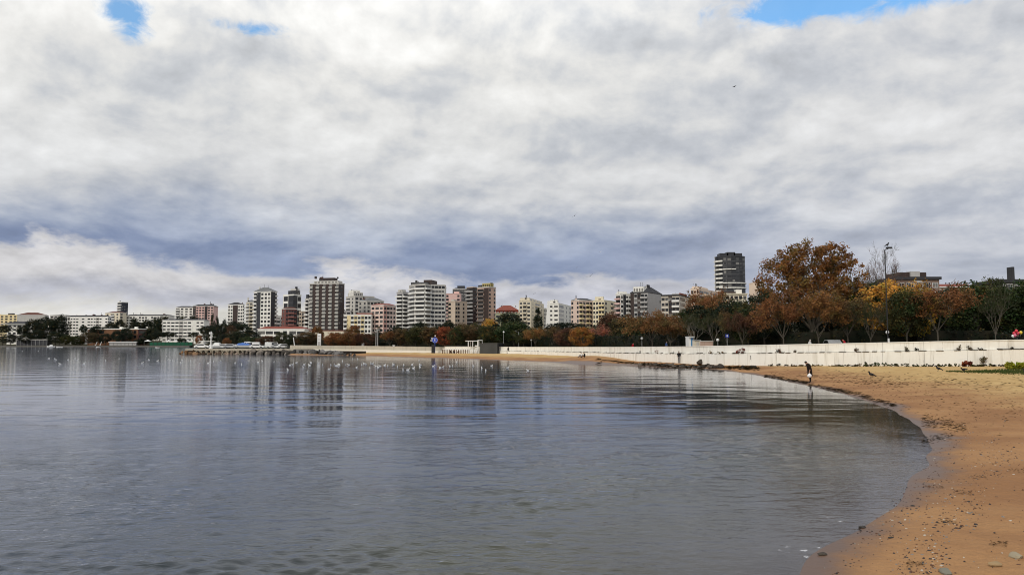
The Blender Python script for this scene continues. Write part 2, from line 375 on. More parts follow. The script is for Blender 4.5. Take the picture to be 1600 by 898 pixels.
def water_mat():
    m = bpy.data.materials.new('sea_water'); m.use_nodes = True; t = NT(m.node_tree)
    geo = t.n('ShaderNodeNewGeometry'); pos = geo.outputs['Position']
    a = t.n('ShaderNodeAttribute', attribute_name='shore'); s = a.outputs['Fac']
    mp = t.n('ShaderNodeMapping'); mp.inputs['Scale'].default_value = (0.55, 1.25, 1.0); mp.inputs['Rotation'].default_value = (0, 0, R(10)); t.l(pos, mp.inputs[0])
    q = mp.outputs[0]
    w1 = t.noise(q, 0.50, 1, 0.45, 0.5); w2 = t.noise(q, 1.3, 3, 0.55, 0.6); w3 = t.noise(q, 4.6, 3, 0.6, 0.6); w4 = t.noise(q, 12.0, 2, 0.6, 0.4)
    gust = t.smooth(t.noise(pos, 0.030, 5, 0.6), 0.36, 0.64)
    gust2 = t.smooth(t.noise(pos, 0.16, 4, 0.6), 0.35, 0.65)
    sy = t.n('ShaderNodeSeparateXYZ'); t.l(pos, sy.inputs[0]); yy = sy.outputs[1]
    near = t.m('ADD', 0.06, t.m('MULTIPLY', t.smooth(yy, 36.0, 11.0), 0.94))       # the wind ripples are strongest over the shallows
    fineh = t.m('MULTIPLY', t.m('ADD', t.m('MULTIPLY', w3, 0.55), t.m('MULTIPLY', w4, 0.22)), near)
    h = t.m('ADD', t.m('MULTIPLY', w1, 0.40), t.m('MULTIPLY', t.m('MULTIPLY', w2, 0.15), near)); h = t.m('ADD', h, t.m('MULTIPLY', fineh, t.m('ADD', 0.45, t.m('MULTIPLY', gust2, 0.75))))
    calm = t.smooth(s, -0.1, -5.0)                      # ripples die out in the swash
    st = t.m('MULTIPLY', t.m('ADD', 0.30, t.m('MULTIPLY', calm, 0.70)), t.m('ADD', 0.5, t.m('MULTIPLY', gust, 0.5)))
    bn = t.n('ShaderNodeBump'); bn.inputs['Distance'].default_value = 0.085; t.l(st, bn.inputs['Strength']); t.l(h, bn.inputs['Height'])
    fr = t.n('ShaderNodeFresnel'); fr.inputs['IOR'].default_value = 1.33; t.l(bn.outputs[0], fr.inputs['Normal'])
    gl = t.n('ShaderNodeBsdfGlossy'); gl.inputs['Roughness'].default_value = 0.07; t.l(bn.outputs[0], gl.inputs['Normal']); gl.inputs['Color'].default_value = (0.90, 0.925, 1.0, 1)
    di = t.n('ShaderNodeBsdfDiffuse')
    t.l(t.mix(t.smooth(t.m('ADD', s, t.m('MULTIPLY', t.m('SUBTRACT', t.noise(pos, 0.16, 5, 0.6), 0.5), 14.0)), -11.0, 1.0), (0.008, 0.021, 0.038), (0.120, 0.128, 0.062)), di.inputs['Color'])
    tr = t.n('ShaderNodeBsdfTransparent'); tr.inputs['Color'].default_value = (0.80, 0.84, 0.78, 1)
    turb = t.m('SUBTRACT', 1.0, t.m('EXPONENT', t.m('MULTIPLY', t.m('MAXIMUM', t.m('MULTIPLY', s, -1.0), 0.0), -0.15)))
    body = t.n('ShaderNodeMixShader'); t.l(turb, body.inputs[0]); t.l(tr.outputs[0], body.inputs[1]); t.l(di.outputs[0], body.inputs[2])
    fq = t.noise(pos, 5.0, 6, 0.65, 0.6); fl = t.noise(pos, 0.9, 3, 0.5)
    edge = t.m('MULTIPLY', t.smooth(s, -0.9, -0.1), t.smooth(s, 0.45, 0.1))
    foam = t.m('MULTIPLY', t.m('MULTIPLY', t.smooth(fq, 0.58, 0.68), t.smooth(fl, 0.48, 0.62)), edge)
    fo = t.n('ShaderNodeBsdfDiffuse'); fo.inputs[0].default_value = (0.75, 0.75, 0.75, 1)
    mf = t.n('ShaderNodeMixShader'); t.l(foam, mf.inputs[0]); t.l(body.outputs[0], mf.inputs[1]); t.l(fo.outputs[0], mf.inputs[2]); body = mf
    mx = t.n('ShaderNodeMixShader'); t.l(fr.outputs[0], mx.inputs[0]); t.l(body.outputs[0], mx.inputs[1]); t.l(gl.outputs[0], mx.inputs[2])
    o = t.n('ShaderNodeOutputMaterial'); t.l(mx.outputs[0], o.inputs[0]); return m

def waves(X, Y, s, r):
    """wind ripples as real relief: many crossing wavelets, roughened in gusts, dying out in the swash and out in the sheltered bay"""
    rs = np.random.RandomState(8); h = np.zeros_like(X); res = np.where(r < 45, .006, np.where(r < 100, .009, .02)) * r
    gust = np.clip(.78 + 1.1 * vnoise(X, Y, .22, 31) + .7 * vnoise(X, Y, .9, 33), 0.42, 1.3)
    calm = np.clip((-s - .5) / 4.5, 0, 1) ** 1.2; shelter = .20 + .80 * np.clip(1 - (Y - 11) / 24, 0, 1) ** 1.3
    for lo, hi, n, slope, kind in ((.13, .28, 34, SL_S, 0), (.28, .7, 30, SL_M, 0), (.7, 2.0, 34, SL_L, 0), (2.0, 7, 14, SL_XL, 1)):
        for _ in range(n):
            lam = math.exp(rs.uniform(math.log(lo), math.log(hi))); k = 2 * math.pi / lam; a = R(90 + 8) + rs.normal(0, .62 if kind == 0 else .40)
            A = slope * math.sqrt(2 / n) / k; fade = np.clip((lam / res - 2.0) / 2.0, 0, 1)
            h += A * fade * np.sin((X * math.cos(a) + Y * math.sin(a)) * k + rs.uniform(0, 6.28)) * (gust * calm * shelter if kind == 0 else (.25 + .75 * calm))
    return h
SL_S, SL_M, SL_L, SL_XL = .20, .15, .042, .008
def structure(o): o['kind'] = 'structure'; return o
def build_ground():
    az = np.radians(np.concatenate([np.arange(-62, -8, .5), np.arange(-8, 44, .14), np.arange(44, 82, .6)])); lr = np.concatenate([np.arange(math.log(1.6), math.log(6), .03), np.arange(math.log(6), math.log(60), .0065), np.arange(math.log(60), math.log(262), .0125)])
    RR, AA = np.meshgrid(np.exp(lr), az, indexing='ij'); X, Y = RR * np.sin(AA), RR * np.cos(AA)
    s = shore_s(X, Y); z = beach_z(X, Y, s)
    tr = np.clip((s - 1.0) / 2.5, 0, 1) * np.clip((70 - RR) / 40, 0, 1); z = z + tr * (.032 * vnoise(X, Y, 7.0, 51) + .045 * vnoise(X, Y, 3.2, 52) + .050 * np.minimum(0, vnoise(X, Y, 11.0, 53) + .12) * 2)
    wd = sdist(WLL, X, Y)
    z = np.where(wd > 0.8, -1.0, z)
    keep = (s > -38) & (wd < 3.5)
    structure(grid_mesh('beach', X, Y, z, sand_mat(), keep, {'shore': s}))
    az = np.radians(np.concatenate([np.arange(-80, -43, .6), np.arange(-43, 43, .14), np.arange(43, 80.1, .6)]))
    lr = np.concatenate([np.arange(math.log(1.6), math.log(6), .03), np.arange(math.log(6), math.log(45), .006), np.arange(math.log(45), math.log(100), .009), np.arange(math.log(100), math.log(6000), .02)])
    RR, AA = np.meshgrid(np.exp(lr), az, indexing='ij'); X, Y = RR * np.sin(AA), RR * np.cos(AA); s = shore_s(X, Y)
    structure(grid_mesh('sea_water', X, Y, waves(X, Y, s, RR), water_mat(), s < 2.5, {'shore': s}))
    X, Y = polar(-72, 72, 0.4, 60, 9000, 0.014); z, s = ground_z(X, Y)
    gm = mat('park_earth', (0.05, 0.045, 0.025), 0.95, 0.3, 0.5, 0.1, bump=0.4)
    structure(grid_mesh('ground', X, Y, z, gm, s > -8))
build_ground()

# ------------------------------------------------------------------ sea wall
def wall_mat():
    m = bpy.data.materials.new('whitewashed_wall'); m.use_nodes = True; t = NT(m.node_tree)
    geo = t.n('ShaderNodeNewGeometry'); pos = geo.outputs['Position']
    mp = t.n('ShaderNodeMapping'); mp.inputs['Scale'].default_value = (0.8, 0.8, 0.05); t.l(pos, mp.inputs[0])
    st = t.noise(mp.outputs[0], 1.6, 6, 0.7); st2 = t.noise(mp.outputs[0], 5.0, 4, 0.7); n = t.noise(pos, 0.35, 5, 0.6)
    c = t.mix(t.smooth(n, 0.3, 0.7), (0.82, 0.80, 0.725), (0.87, 0.86, 0.795))
    c = t.mix(t.m('MULTIPLY', t.smooth(st, 0.50, 0.72), 0.45), c, (0.36, 0.31, 0.22))
    c = t.mix(t.m('MULTIPLY', t.smooth(st2, 0.60, 0.74), 0.6), c, (0.20, 0.17, 0.13))
    rust = t.m('MULTIPLY', t.smooth(t.noise(mp.outputs[0], 0.55, 3, 0.6), 0.63, 0.72), t.smooth(st2, 0.5, 0.66))
    c = t.mix(t.m('MULTIPLY', rust, 0.7), c, (0.30, 0.10, 0.04))
    b = t.n('ShaderNodeBsdfPrincipled'); t.l(c, b.inputs['Base Color']); b.inputs['Roughness'].default_value = 0.85; b.inputs['Specular IOR Level'].default_value = 0.2
    bn = t.n('ShaderNodeBump'); bn.inputs['Strength'].default_value = 0.3; bn.inputs['Distance'].default_value = 0.04; t.l(t.noise(pos, 3.0, 6, 0.6), bn.inputs['Height']); t.l(bn.outputs[0], b.inputs['Normal'])
    o = t.n('ShaderNodeOutputMaterial'); t.l(b.outputs[0], o.inputs[0]); return m
WALLM = wall_mat()
def wall_path(step):
    L = WLL; seg = np.hypot(*np.diff(L, axis=0).T); cum = np.concatenate([[0], np.cumsum(seg)]); n = int(cum[-1] / step)
    d = np.linspace(0, cum[-1], n + 1); return np.stack([np.interp(d, cum, L[:, 0]), np.interp(d, cum, L[:, 1])], 1)
def wall_top(x, y):
    p = float(px_of(x, y)); return CAM_H + (536.5 - np.interp(p, *WALL_TOP_PX)) * y / F_PX
def build_wall():
    P = wall_path(4.0); T = np.gradient(P, axis=0); T /= np.hypot(T[:, 0], T[:, 1])[:, None]; N = np.stack([T[:, 1], -T[:, 0]], 1) * -1   # towards the beach (left of travel)
    root = thing('sea_wall', 'long whitewashed concrete sea wall in two tiers along the back of the beach', 'wall', (0, 0, 0))
    up, lo, cp = MB(), MB(), MB()
    prev = None
    for i in range(len(P) - 1):
        a, b = P[i], P[i + 1]; pm = float(px_of(*(a + b) / 2))
        if pm < 690 or pm > 2600: 
            continue
        na, nb = N[i], N[i + 1]; d = (b - a); L = np.hypot(*d); g = d / L * 0.012       # a fine open joint between the cast bays
        a2, b2 = a + g, b - g
        za, zb = wall_top(*a), wall_top(*b)
        def block(mb, oa, ob, z0a, z0b, z1a, z1b, m):
            pa, pb = a2 + na * oa, b2 + nb * oa; qa, qb = a2 + na * ob, b2 + nb * ob
            vs = [(*pa, z0a), (*pb, z0b), (*qb, z0b), (*qa, z0a), (*pa, z1a), (*pb, z1b), (*qb, z1b), (*qa, z1a)]
            mb.add(vs, [(0, 1, 2, 3), (7, 6, 5, 4), (0, 4, 5, 1), (1, 5, 6, 2), (2, 6, 7, 3), (3, 7, 4, 0)], m)
        hl = 1.02
        block(lo, 0.30, -0.30, -0.4, -0.4, za - hl, zb - hl, WALLM)
        block(up, 0.02, -0.28, za - hl + 0.03, zb - hl + 0.03, za - 0.10, zb - 0.10, WALLM)
        block(cp, 0.09, -0.33, za - 0.10, zb - 0.10, za, zb, WALLM)
    # thin dark strip in broken runs, strengthening the line between the tiers
    dm = mat('ledge_dark', (.045, .036, .024), .95, .4, 2.0); ledge_runs = MB(); rr = random.Random(2); Q2 = wall_path(.8)
    for a, b in zip(Q2[:-1], Q2[1:]):
        pm = float(px_of(*a))
        if not (790 < pm < 1900) or rr.random() < .22: continue
        d = b - a; n_ = np.array([-d[1], d[0]]) / np.hypot(*d); z = wall_top(*a) - 1.02; hh = rr.choice((.03, .04, .06, .10)); f = rr.uniform(.5, 1.0); b2 = a + d * f
        pa, pb, qa, qb = a + n_ * .315, b2 + n_ * .315, a + n_ * .04, b2 + n_ * .04
        vs = [(*pa, z - .035), (*pb, z - .035), (*qb, z - .035), (*qa, z - .035), (*(a + n_ * .305), z + hh * .4), (*(b2 + n_ * .305), z + hh * .3), (*qb, z + hh), (*qa, z + hh)]
        ledge_runs.add(vs, [(0, 1, 2, 3), (7, 6, 5, 4), (0, 4, 5, 1), (1, 5, 6, 2), (2, 6, 7, 3), (3, 7, 4, 0)], dm)
    o = ledge_runs.obj('ledge_strip', root); o['kind'] = 'stuff'
    lo.obj('lower_tier', root); up.obj('parapet', root); cp.obj('coping', root)
    # the far stretch behind the breakwater, plain grey-cream concrete with a pale footing
    root = thing('sea_wall', 'plain grey cream sea wall standing on the breakwater beyond the beach', 'wall', (0, 0, 0))
    far = mat('old_concrete', (0.46, 0.42, 0.34), 0.9, 0.14, 0.3, 0.15, streak=0.3); pale = mat('pale_footing', (0.75, 0.72, 0.64), 0.85, 0.08)
    w, f = MB(), MB()
    for i in range(len(P) - 1):
        a, b = P[i], P[i + 1]; pm = float(px_of(*(a + b) / 2))
        if not (455 <= pm <= 690): continue
        na, nb = N[i], N[i + 1]; t = np.interp(pm, [455, 560, 690], [2.62, 2.46, 2.2]); bt = np.interp(pm, [455, 560, 690], [1.3, 1.15, 0.9])
        for mb, oa, z0, z1, m in ((w, 0.0, bt + 0.25, t, far), (f, 0.5, -0.3, bt + 0.25, pale)):
            pa, pb = a + na * oa, b + nb * oa; qa, qb = a - na * 0.4, b - nb * 0.4
            vs = [(*pa, z0), (*pb, z0), (*qb, z0), (*qa, z0), (*pa, z1), (*pb, z1), (*qb, z1), (*qa, z1)]
            mb.add(vs, [(0, 1, 2, 3), (7, 6, 5, 4), (0, 4, 5, 1), (1, 5, 6, 2), (2, 6, 7, 3), (3, 7, 4, 0)], m)
    w.obj('wall_face', root); f.obj('footing', root)
build_wall()

# ------------------------------------------------------------------ breakwater
ROCKM = objcol_mat('rock', 0.9, 0.2)
def rock_mesh(name, seed, n=2, rough=0.28):
    bm = bmesh.new(); bmesh.ops.create_icosphere(bm, subdivisions=n, radius=0.5); r = random.Random(seed)
    dirs = [(Vector((r.gauss(0, 1), r.gauss(0, 1), r.gauss(0, 1))).normalized(), r.uniform(0.30, 0.47)) for _ in range(11)]
    for v in bm.verts:
        for d, k in dirs:
            e = v.co.dot(d) - k
            if e > 0: v.co -= d * e
        v.co *= 1 + r.uniform(-0.04, 0.04)
    me = bpy.data.meshes.new(name); bm.to_mesh(me); bm.free(); me.materials.append(ROCKM); return me
ROCKS = [rock_mesh('boulder', 40 + i) for i in range(6)]
PIER = spline([on(285, 553.0, 0)[:2], on(380, 553.4, 0)[:2], on(470, 554.2, 0)[:2], on(560, 555.6, 0)[:2]], 12)
def build_breakwater():
    root = thing('breakwater', 'low stone breakwater with a concrete cap reaching out into the bay', 'breakwater', (0, 0, 0))
    core, cap = MB(), MB(); dark = mat('gap_shade_stone', (0.035, 0.03, 0.026), 0.8, 0.3, 0.8); conc = mat('cap_concrete', (0.40, 0.36, 0.29), 0.9, 0.12, 0.4, streak=0.25)
    n = len(PIER)
    T = np.gradient(PIER, axis=0); T /= np.hypot(T[:, 0], T[:, 1])[:, None]; N = np.stack([-T[:, 1], T[:, 0]], 1)      # away from the camera
    for i in range(n - 1):
        a, b, na, nb = PIER[i], PIER[i + 1], N[i], N[i + 1]
        ext = 1.2 if i else 0
        def seg(mb, o0, o1, z0, z1, m):
            pa, pb, qa, qb = a + na * o0, b + nb * o0, a + na * o1, b + nb * o1
            vs = [(*pa, z0), (*pb, z0), (*qb, z0), (*qa, z0), (*pa, z1), (*pb, z1), (*qb, z1), (*qa, z1)]
            mb.add(vs, [(3, 2, 1, 0), (4, 5, 6, 7), (0, 1, 5, 4), (1, 2, 6, 5), (2, 3, 7, 6), (3, 0, 4, 7)], m)
        if float(px_of(*a)) < 528: seg(core, 1.4, 9.0, -1.5, 1.05, dark)  # dark core puts the shade of the boulder gaps into its colour
        if float(px_of(*a)) < 452: seg(cap, 1.2, 8.8, 1.053, 1.55, conc)
    core.obj('rubble_core', root); cap.obj('concrete_cap', root)
    # boulders, one by one, two rows along the face
    r = random.Random(3); seg = np.hypot(*np.diff(PIER, axis=0).T); cum = np.concatenate([[0], np.cumsum(seg)])
    def P(d): return np.array([np.interp(d, cum, PIER[:, 0]), np.interp(d, cum, PIER[:, 1])])
    ring = MB(); N2 = 20
    for k in range(N2):
        t0, t1 = 2 * math.pi * k / N2, 2 * math.pi * (k + 1) / N2
        p = lambda t, rr, y: (rr * math.cos(t), y, rr * math.sin(t))
        ring.add([p(t0, .82, -.5), p(t1, .82, -.5), p(t1, .60, -.5), p(t0, .60, -.5), p(t0, .82, .6), p(t1, .82, .6), p(t1, .60, .6), p(t0, .60, .6)],
                 [(0, 3, 2, 1), (0, 1, 5, 4), (2, 3, 7, 6)], OBJC)
    rme = ring.mesh('pipe_ring')
    for k in range(9):
        c = on(312 + k * 9.4, 549, 0.45); c.y = P(0)[1]; d = 5.2 + k * 1.78
        q = P(d); o = link('pipe_ring', rme, None, (q[0], q[1] + 0.6, 0.52 + r.uniform(-.06, .06))); o.rotation_euler = (R(r.uniform(-10, 10)), R(r.uniform(0, 90)), R(r.uniform(-14, 14)))
        o.scale = (1, 1, 0.82); g = r.uniform(.85, 1.1); o.color = (0.36 * g, 0.31 * g, 0.23 * g, 1)
        tag(o, 'round concrete pipe end set among the boulders of the breakwater', 'concrete pipe', 'pipe ends along the breakwater')
    d = -0.8
    while d < cum[-1] - 1:
        for row in range(2):
            if row and 4.2 < d < 21: continue
            q = P(max(d, 0)); px = float(px_of(*q))
            if px > 556: continue
            o = link('boulder', r.choice(ROCKS), None, (q[0] + r.uniform(-.3, .3) + (d if d < 0 else 0), q[1] + 0.15 + row * 0.85 + r.uniform(-.2, .2), 0.12 + row * 0.68 * np.interp(px, [285, 300, 515, 556], [.5, 1, 1, .2]) + r.uniform(-.12, .1)))
            o.rotation_euler = (r.uniform(0, 6), r.uniform(0, 6), r.uniform(0, 6)); sc = r.uniform(1.05, 1.75) * np.interp(px, [285, 300, 515, 556], [.7, 1, 1, .45]); o.scale = (sc * r.uniform(.8, 1.3), sc, sc * r.uniform(.7, 1))
            warm = np.interp(px, [285, 320, 400], [1, .5, 0]); g = r.choice([.3, .45, .7, 1.3]) * r.uniform(.8, 1.2)
            base = np.array((0.16, 0.14, 0.12)) * (1 - warm) + np.array((0.26, 0.14, 0.06)) * warm
            if px > 455: base = np.array((0.13, 0.125, 0.12)); 
            o.color = (*(base * g), 1)
            tag(o, 'rough boulder piled against the face of the stone breakwater', 'boulder', 'boulders along the breakwater')
        d += r.uniform(1.25, 1.9)
build_breakwater()
# ------------------------------------------------------------------ buildings
_unit = {}
def window_mesh(fm):
    k = ('win', fm.name)
    if k not in _unit:
        b = MB(); e = 0.10
        b.box(-.5, .5, -.07, .02, 0, e, fm); b.box(-.5, .5, -.07, .02, 1 - e * .8, 1, fm)
        b.box(-.5, -.5 + e * .7, -.07, .02, e, 1 - e * .8, fm); b.box(.5 - e * .7, .5, -.07, .02, e, 1 - e * .8, fm)
        b.box(-.5 + e * .7, .5 - e * .7, -.03, .02, e, 1 - e * .8, GLASS); b.box(-.02, .02, -.05, -.03, e, 1 - e * .8, fm)
        _unit[k] = b.mesh('window')
    return _unit[k]
def glazing_mesh(fm):                       # wide glazing: a dark band split by mullions
    k = ('glz', fm.name)
    if k not in _unit:
        b = MB(); b.box(-.5, .5, -.03, .02, 0, 1, GLASS)
        for i in range(5): x = -.49 + i * .245; b.box(x - .012, x + .012, -.07, -.03, 0, 1, fm)
        b.box(-.5, .5, -.07, -.03, .94, 1, fm)
        _unit[k] = b.mesh('window')
    return _unit[k]
def balcony_mesh(pm):                       # slab with a solid parapet, 1 wide, 1 deep, 1 high
    k = ('bal', pm.name)
    if k not in _unit:
        b = MB(); b.box(-.5, .5, -1, 0, 0, .16, pm); b.box(-.5, .5, -1, -.9, .16, 1, pm)
        b.box(-.5, -.47, -.9, 0, .16, 1, pm); b.box(.47, .5, -.9, 0, .16, 1, pm)
        _unit[k] = b.mesh('balcony')
    return _unit[k]
DARKF = mat('dark_frame', (0.05, 0.05, 0.055), 0.5, 0.1); WHITEF = mat('white_frame', (0.72, 0.71, 0.68), 0.6, 0.06)
ROOFRED = mat('red_tiles', (0.24, 0.075, 0.055), 0.85, 0.25, 0.8); ROOFDARK = mat('dark_roof', (0.045, 0.045, 0.05), 0.8, 0.25, 0.5)
ROOFBROWN = mat('brown_tiles', (0.13, 0.055, 0.04), 0.85, 0.25, 0.8); ROOFGREY = mat('grey_roof', (0.16, 0.165, 0.17), 0.8, 0.2, 0.5)
WHITEP = mat('white_plaster', (0.84, 0.83, 0.79), 0.85, 0.06, 0.2, 0.15, streak=0.12)
LANDMARK = []

class Bld:
    """A building from a footprint whose corners are given left to right as seen, plus one facade plan per visible face."""
    def __init__(s, name, label, corners, ytop, wall, base_drop=0.0, group=None, cat='building', short=None):
        s.wall = wall
        s.c = [Vector((p.x, p.y)) for p in corners]
        front = min(s.c, key=lambda p: p.y)
        s.z0 = gz(front.x, front.y) - 0.5
        s.z1 = at(px_of(front.x, front.y), ytop, front.y).z
        cx = sum((p for p in s.c), Vector((0, 0))) / len(s.c); s.o = Vector((cx.x, cx.y, s.z0)); s.front = front
        s.root = thing(name, label, cat, s.o, 0, group)
        s.wins = []; s.bals = []; s.roof = None
        pxs = [float(px_of(p.x, p.y)) for p in s.c]
        LANDMARK.append(((min(pxs) + max(pxs)) / 2, short or label))
        b = MB(); b.prism([(p.x - s.o.x, p.y - s.o.y) for p in reversed(s.c)] if s._area() < 0 else [(p.x - s.o.x, p.y - s.o.y) for p in s.c], 0, s.z1 - s.z0, wall); b.obj('wall', s.root)
    def _area(s):
        return sum(a.x * b.y - b.x * a.y for a, b in zip(s.c, s.c[1:] + s.c[:1]))
    def face(s, i, cols, pxf, frame=DARKF, bal=WHITEP, panel=None, top=0.6, z1=None, z0=None, wh=0.58, skip=None, proj=1.3):
        """cols: letters, optional digit weight after each. pxf: floor pitch in metres."""
        A, B = s.c[i], s.c[(i + 1) % len(s.c)]; d = B - A; L = d.length; t = d / L; rz = math.atan2(t.y, t.x)
        top_z = (z1 if z1 is not None else s.z1) - top; bot = z0 if z0 is not None else s.z0 + 1.0
        n = max(1, int((top_z - bot) / pxf))
        toks = []; k = 0
        while k < len(cols):
            ch = cols[k]; w = 1.0
            if k + 1 < len(cols) and cols[k + 1].isdigit(): w = int(cols[k + 1]) / 2; k += 1
            toks.append((ch, w)); k += 1
        tot = sum(w for _, w in toks); x = 0
        for ch, w in toks:
            a = x / tot * L; cw = w / tot * L; x += w; cx = a + cw / 2
            P = lambda u, off=0.0: A + t * u + Vector((t.y, -t.x)) * off
            if ch in 'SsDd':                # cladding panel over the full height
                b = MB(); b.box(-cw / 2, cw / 2, -0.12, 0.0, 0, top_z + 0.3 - s.z0 - 0.2, panel or DARKF); p = P(cx, 0.004)
                o = b.obj('cladding_panel', s.root, loc=(p.x - s.o.x, p.y - s.o.y, 0.2)); o.rotation_euler = (0, 0, rz)
            off = 0.125 if ch in 'SsDd' else 0.0
            for f in range(n):
                z = top_z - (f + 1) * pxf
                if skip and skip(ch, f): continue
                if ch in 'ws': s.wins.append((P(cx, off), z + pxf * .30, min(cw * .66, 2.8), pxf * wh, rz, window_mesh(frame)))
                elif ch in 'Wd': s.wins.append((P(cx, off), z + pxf * .28, cw * .84, pxf * wh, rz, glazing_mesh(frame)))
                elif ch == 'R': s.wins.append((P(cx, off), z + pxf * .36, cw * .97, pxf * .60, rz, glazing_mesh(frame)))
                elif ch in 'Bb':
                    s.wins.append((P(cx, off), z + pxf * .06, cw * .86, pxf * .80, rz, glazing_mesh(frame)))
                    s.bals.append((P(cx), z, cw * (.98 if ch == 'B' else .8), proj, pxf * .36, rz, balcony_mesh(bal)))
        return s
    def done(s):
        r = random.Random(int(abs(s.o.x) * 10)); ac = MB(); ac.box(-.45, .45, -.42, 0, 0, .62, WHITEP); ac.tube((0, -.43, .31), (0, -.421, .31), .22, .22, DARKF, 8); acm = None
        for (p, z, w, h, rz, me) in s.wins:
            if r.random() < .05 and me.name.startswith('window') and h < 2.2:
                acm = acm or ac.mesh('air_conditioner'); o = bpy.data.objects.new('air_conditioner', acm); C.objects.link(o); o.parent = s.root
                q = p + Vector((math.cos(rz), math.sin(rz))) * (w * .5 + .3) + Vector((math.sin(rz), -math.cos(rz))) * .01; o.location = (q.x - s.o.x, q.y - s.o.y, z - s.z0 - .1); o.rotation_euler = (0, 0, rz)
        s.wins = [(p, z, w * r.uniform(.86, 1.08), h * r.uniform(.9, 1.06), rz, me) for (p, z, w, h, rz, me) in s.wins]
        def put(lst, name, limit=100):
            for (p, z, w, *rest) in lst[:limit]:
                if name == 'window':
                    h, rz, me = rest; sc = (w, 1, h)
                else:
                    dp, h, rz, me = rest; sc = (w, dp, h)
                o = bpy.data.objects.new(name, me); C.objects.link(o); o.parent = s.root
                o.location = (p.x - s.o.x, p.y - s.o.y, z - s.z0); o.rotation_euler = (0, 0, rz); o.scale = sc
            if len(lst) > limit:
                b = MB()
                for (p, z, w, *rest) in lst[limit:]:
                    if name == 'window': h, rz, me = rest; sc = (w, 1, h)
                    else: dp, h, rz, me = rest; sc = (w, dp, h)
                    M = Matrix.Translation((p.x - s.o.x, p.y - s.o.y, z - s.z0)) @ Matrix.Rotation(rz, 4, 'Z') @ Matrix.Diagonal((*sc, 1))
                    vs = [M @ v.co for v in me.vertices]
                    for mi, mt in enumerate(me.materials):
                        fs = [tuple(p_.vertices) for p_ in me.polygons if p_.material_index == mi]
                        b.add(vs, fs, mt)
                o = b.obj(name, s.root); o['kind'] = 'stuff'
        key = lambda e: -(e[1])
        put(sorted(s.wins, key=key), 'window'); put(sorted(s.bals, key=key), 'balcony'); return s.root
    def local(s, p): return (p.x - s.o.x, p.y - s.o.y)
    def parapet(s, h=0.7, over=0.25, m=None):
        c = sum((p for p in s.c), Vector((0, 0))) / len(s.c)
        poly = [s.local(c + (p - c) * (1 + over / max((p - c).length, .1))) for p in s.c]
        if s._area() < 0: poly = poly[::-1]
        b = MB(); b.prism(poly, s.z1 - s.z0 - 0.02, s.z1 - s.z0 + h, m or s.wall); s.roof = b.obj('roof', s.root); return s
    def hip(s, h, m=ROOFDARK, over=0.5, flat=0.25, fascia=None):
        c = sum((p for p in s.c), Vector((0, 0))) / len(s.c); z = s.z1 - s.z0
        o = [s.local(c + (p - c) * (1 + over / max((p - c).length, .1))) for p in s.c]; i = [s.local(c + (p - c) * flat) for p in s.c]
        if s._area() < 0: o, i = o[::-1], i[::-1]
        n = len(o); b = MB(); vs = [(*p, z) for p in o] + [(*p, z + .35) for p in o] + [(*p, z + h) for p in i]
        fa = [(k, (k + 1) % n, n + (k + 1) % n, n + k) for k in range(n)]
        fr = [(n + k, n + (k + 1) % n, 2 * n + (k + 1) % n, 2 * n + k) for k in range(n)] + [tuple(range(2 * n, 3 * n))]
        b.add(vs, fa + [tuple(range(n - 1, -1, -1))], fascia or WHITEP); b.add(vs, fr, m); s.roof = b.obj('roof', s.root); return s
    def block(s, name, u0, u1, v0, v1, h, m, z=None, win=0):
        """a box on the roof; u along the first visible face, v into the building (fractions)"""
        p0, p1 = float(px_of(s.c[0].x, s.c[0].y)), float(px_of(s.c[1].x, s.c[1].y))
        if len(s.c) > 4: A, B = s.c[0], s.c[4]
        else:
            p2 = float(px_of(s.c[2].x, s.c[2].y)); A, B = (s.c[0], s.c[1]) if p1 - p0 >= p2 - p1 else (s.c[1], s.c[2])
        a0, b0 = float(px_of(A.x, A.y)), float(px_of(B.x, B.y))
        u0, u1 = (min(max((p0 + u * (p1 - p0) - a0) / (b0 - a0), 0.0), 1.0) for u in (u0, u1))
        if u1 - u0 < .004: u0 = max(0, u1 - .05); u1 = u0 + .05
        t = (B - A); Lw = t.length; t = t / Lw; nrm = Vector((-t.y, t.x)); dep = min(max((p - A).dot(nrm) for p in s.c), 22)
        b = MB(); b.box(u0 * Lw, u1 * Lw, v0 * dep, v1 * dep, 0, h, m)
        if win:
            for k in range(win):
                x = (u0 + (u1 - u0) * (k + .5) / win) * Lw; w = (u1 - u0) * Lw / win * .6
                b.box(x - w / 2, x + w / 2, v0 * dep - .05, v0 * dep, h * .25, h * .75, GLASS)
        o = b.obj(name, s.roof or s.root, loc=(A.x - s.o.x, A.y - s.o.y, (z if z is not None else s.z1 - s.z0))); o.rotation_euler = (0, 0, math.atan2(t.y, t.x)); return s
    def clutter(s, seed, n=5, h=2.0, z=0.0):
        r = random.Random(seed)
        for k in range(n):
            u = r.uniform(.08, .9); w = r.uniform(.02, .05)
            if r.random() < .45: s.block('antenna', u, u + .006, .4, .42, h * r.uniform(1, 1.8), DARKF, s.z1 - s.z0 + z)
            else: s.block('chimney', u, u + w, .3, .5, h * r.uniform(.4, .9), r.choice([ROOFDARK, s.wall, ROOFBROWN]), s.z1 - s.z0 + z)
        return s

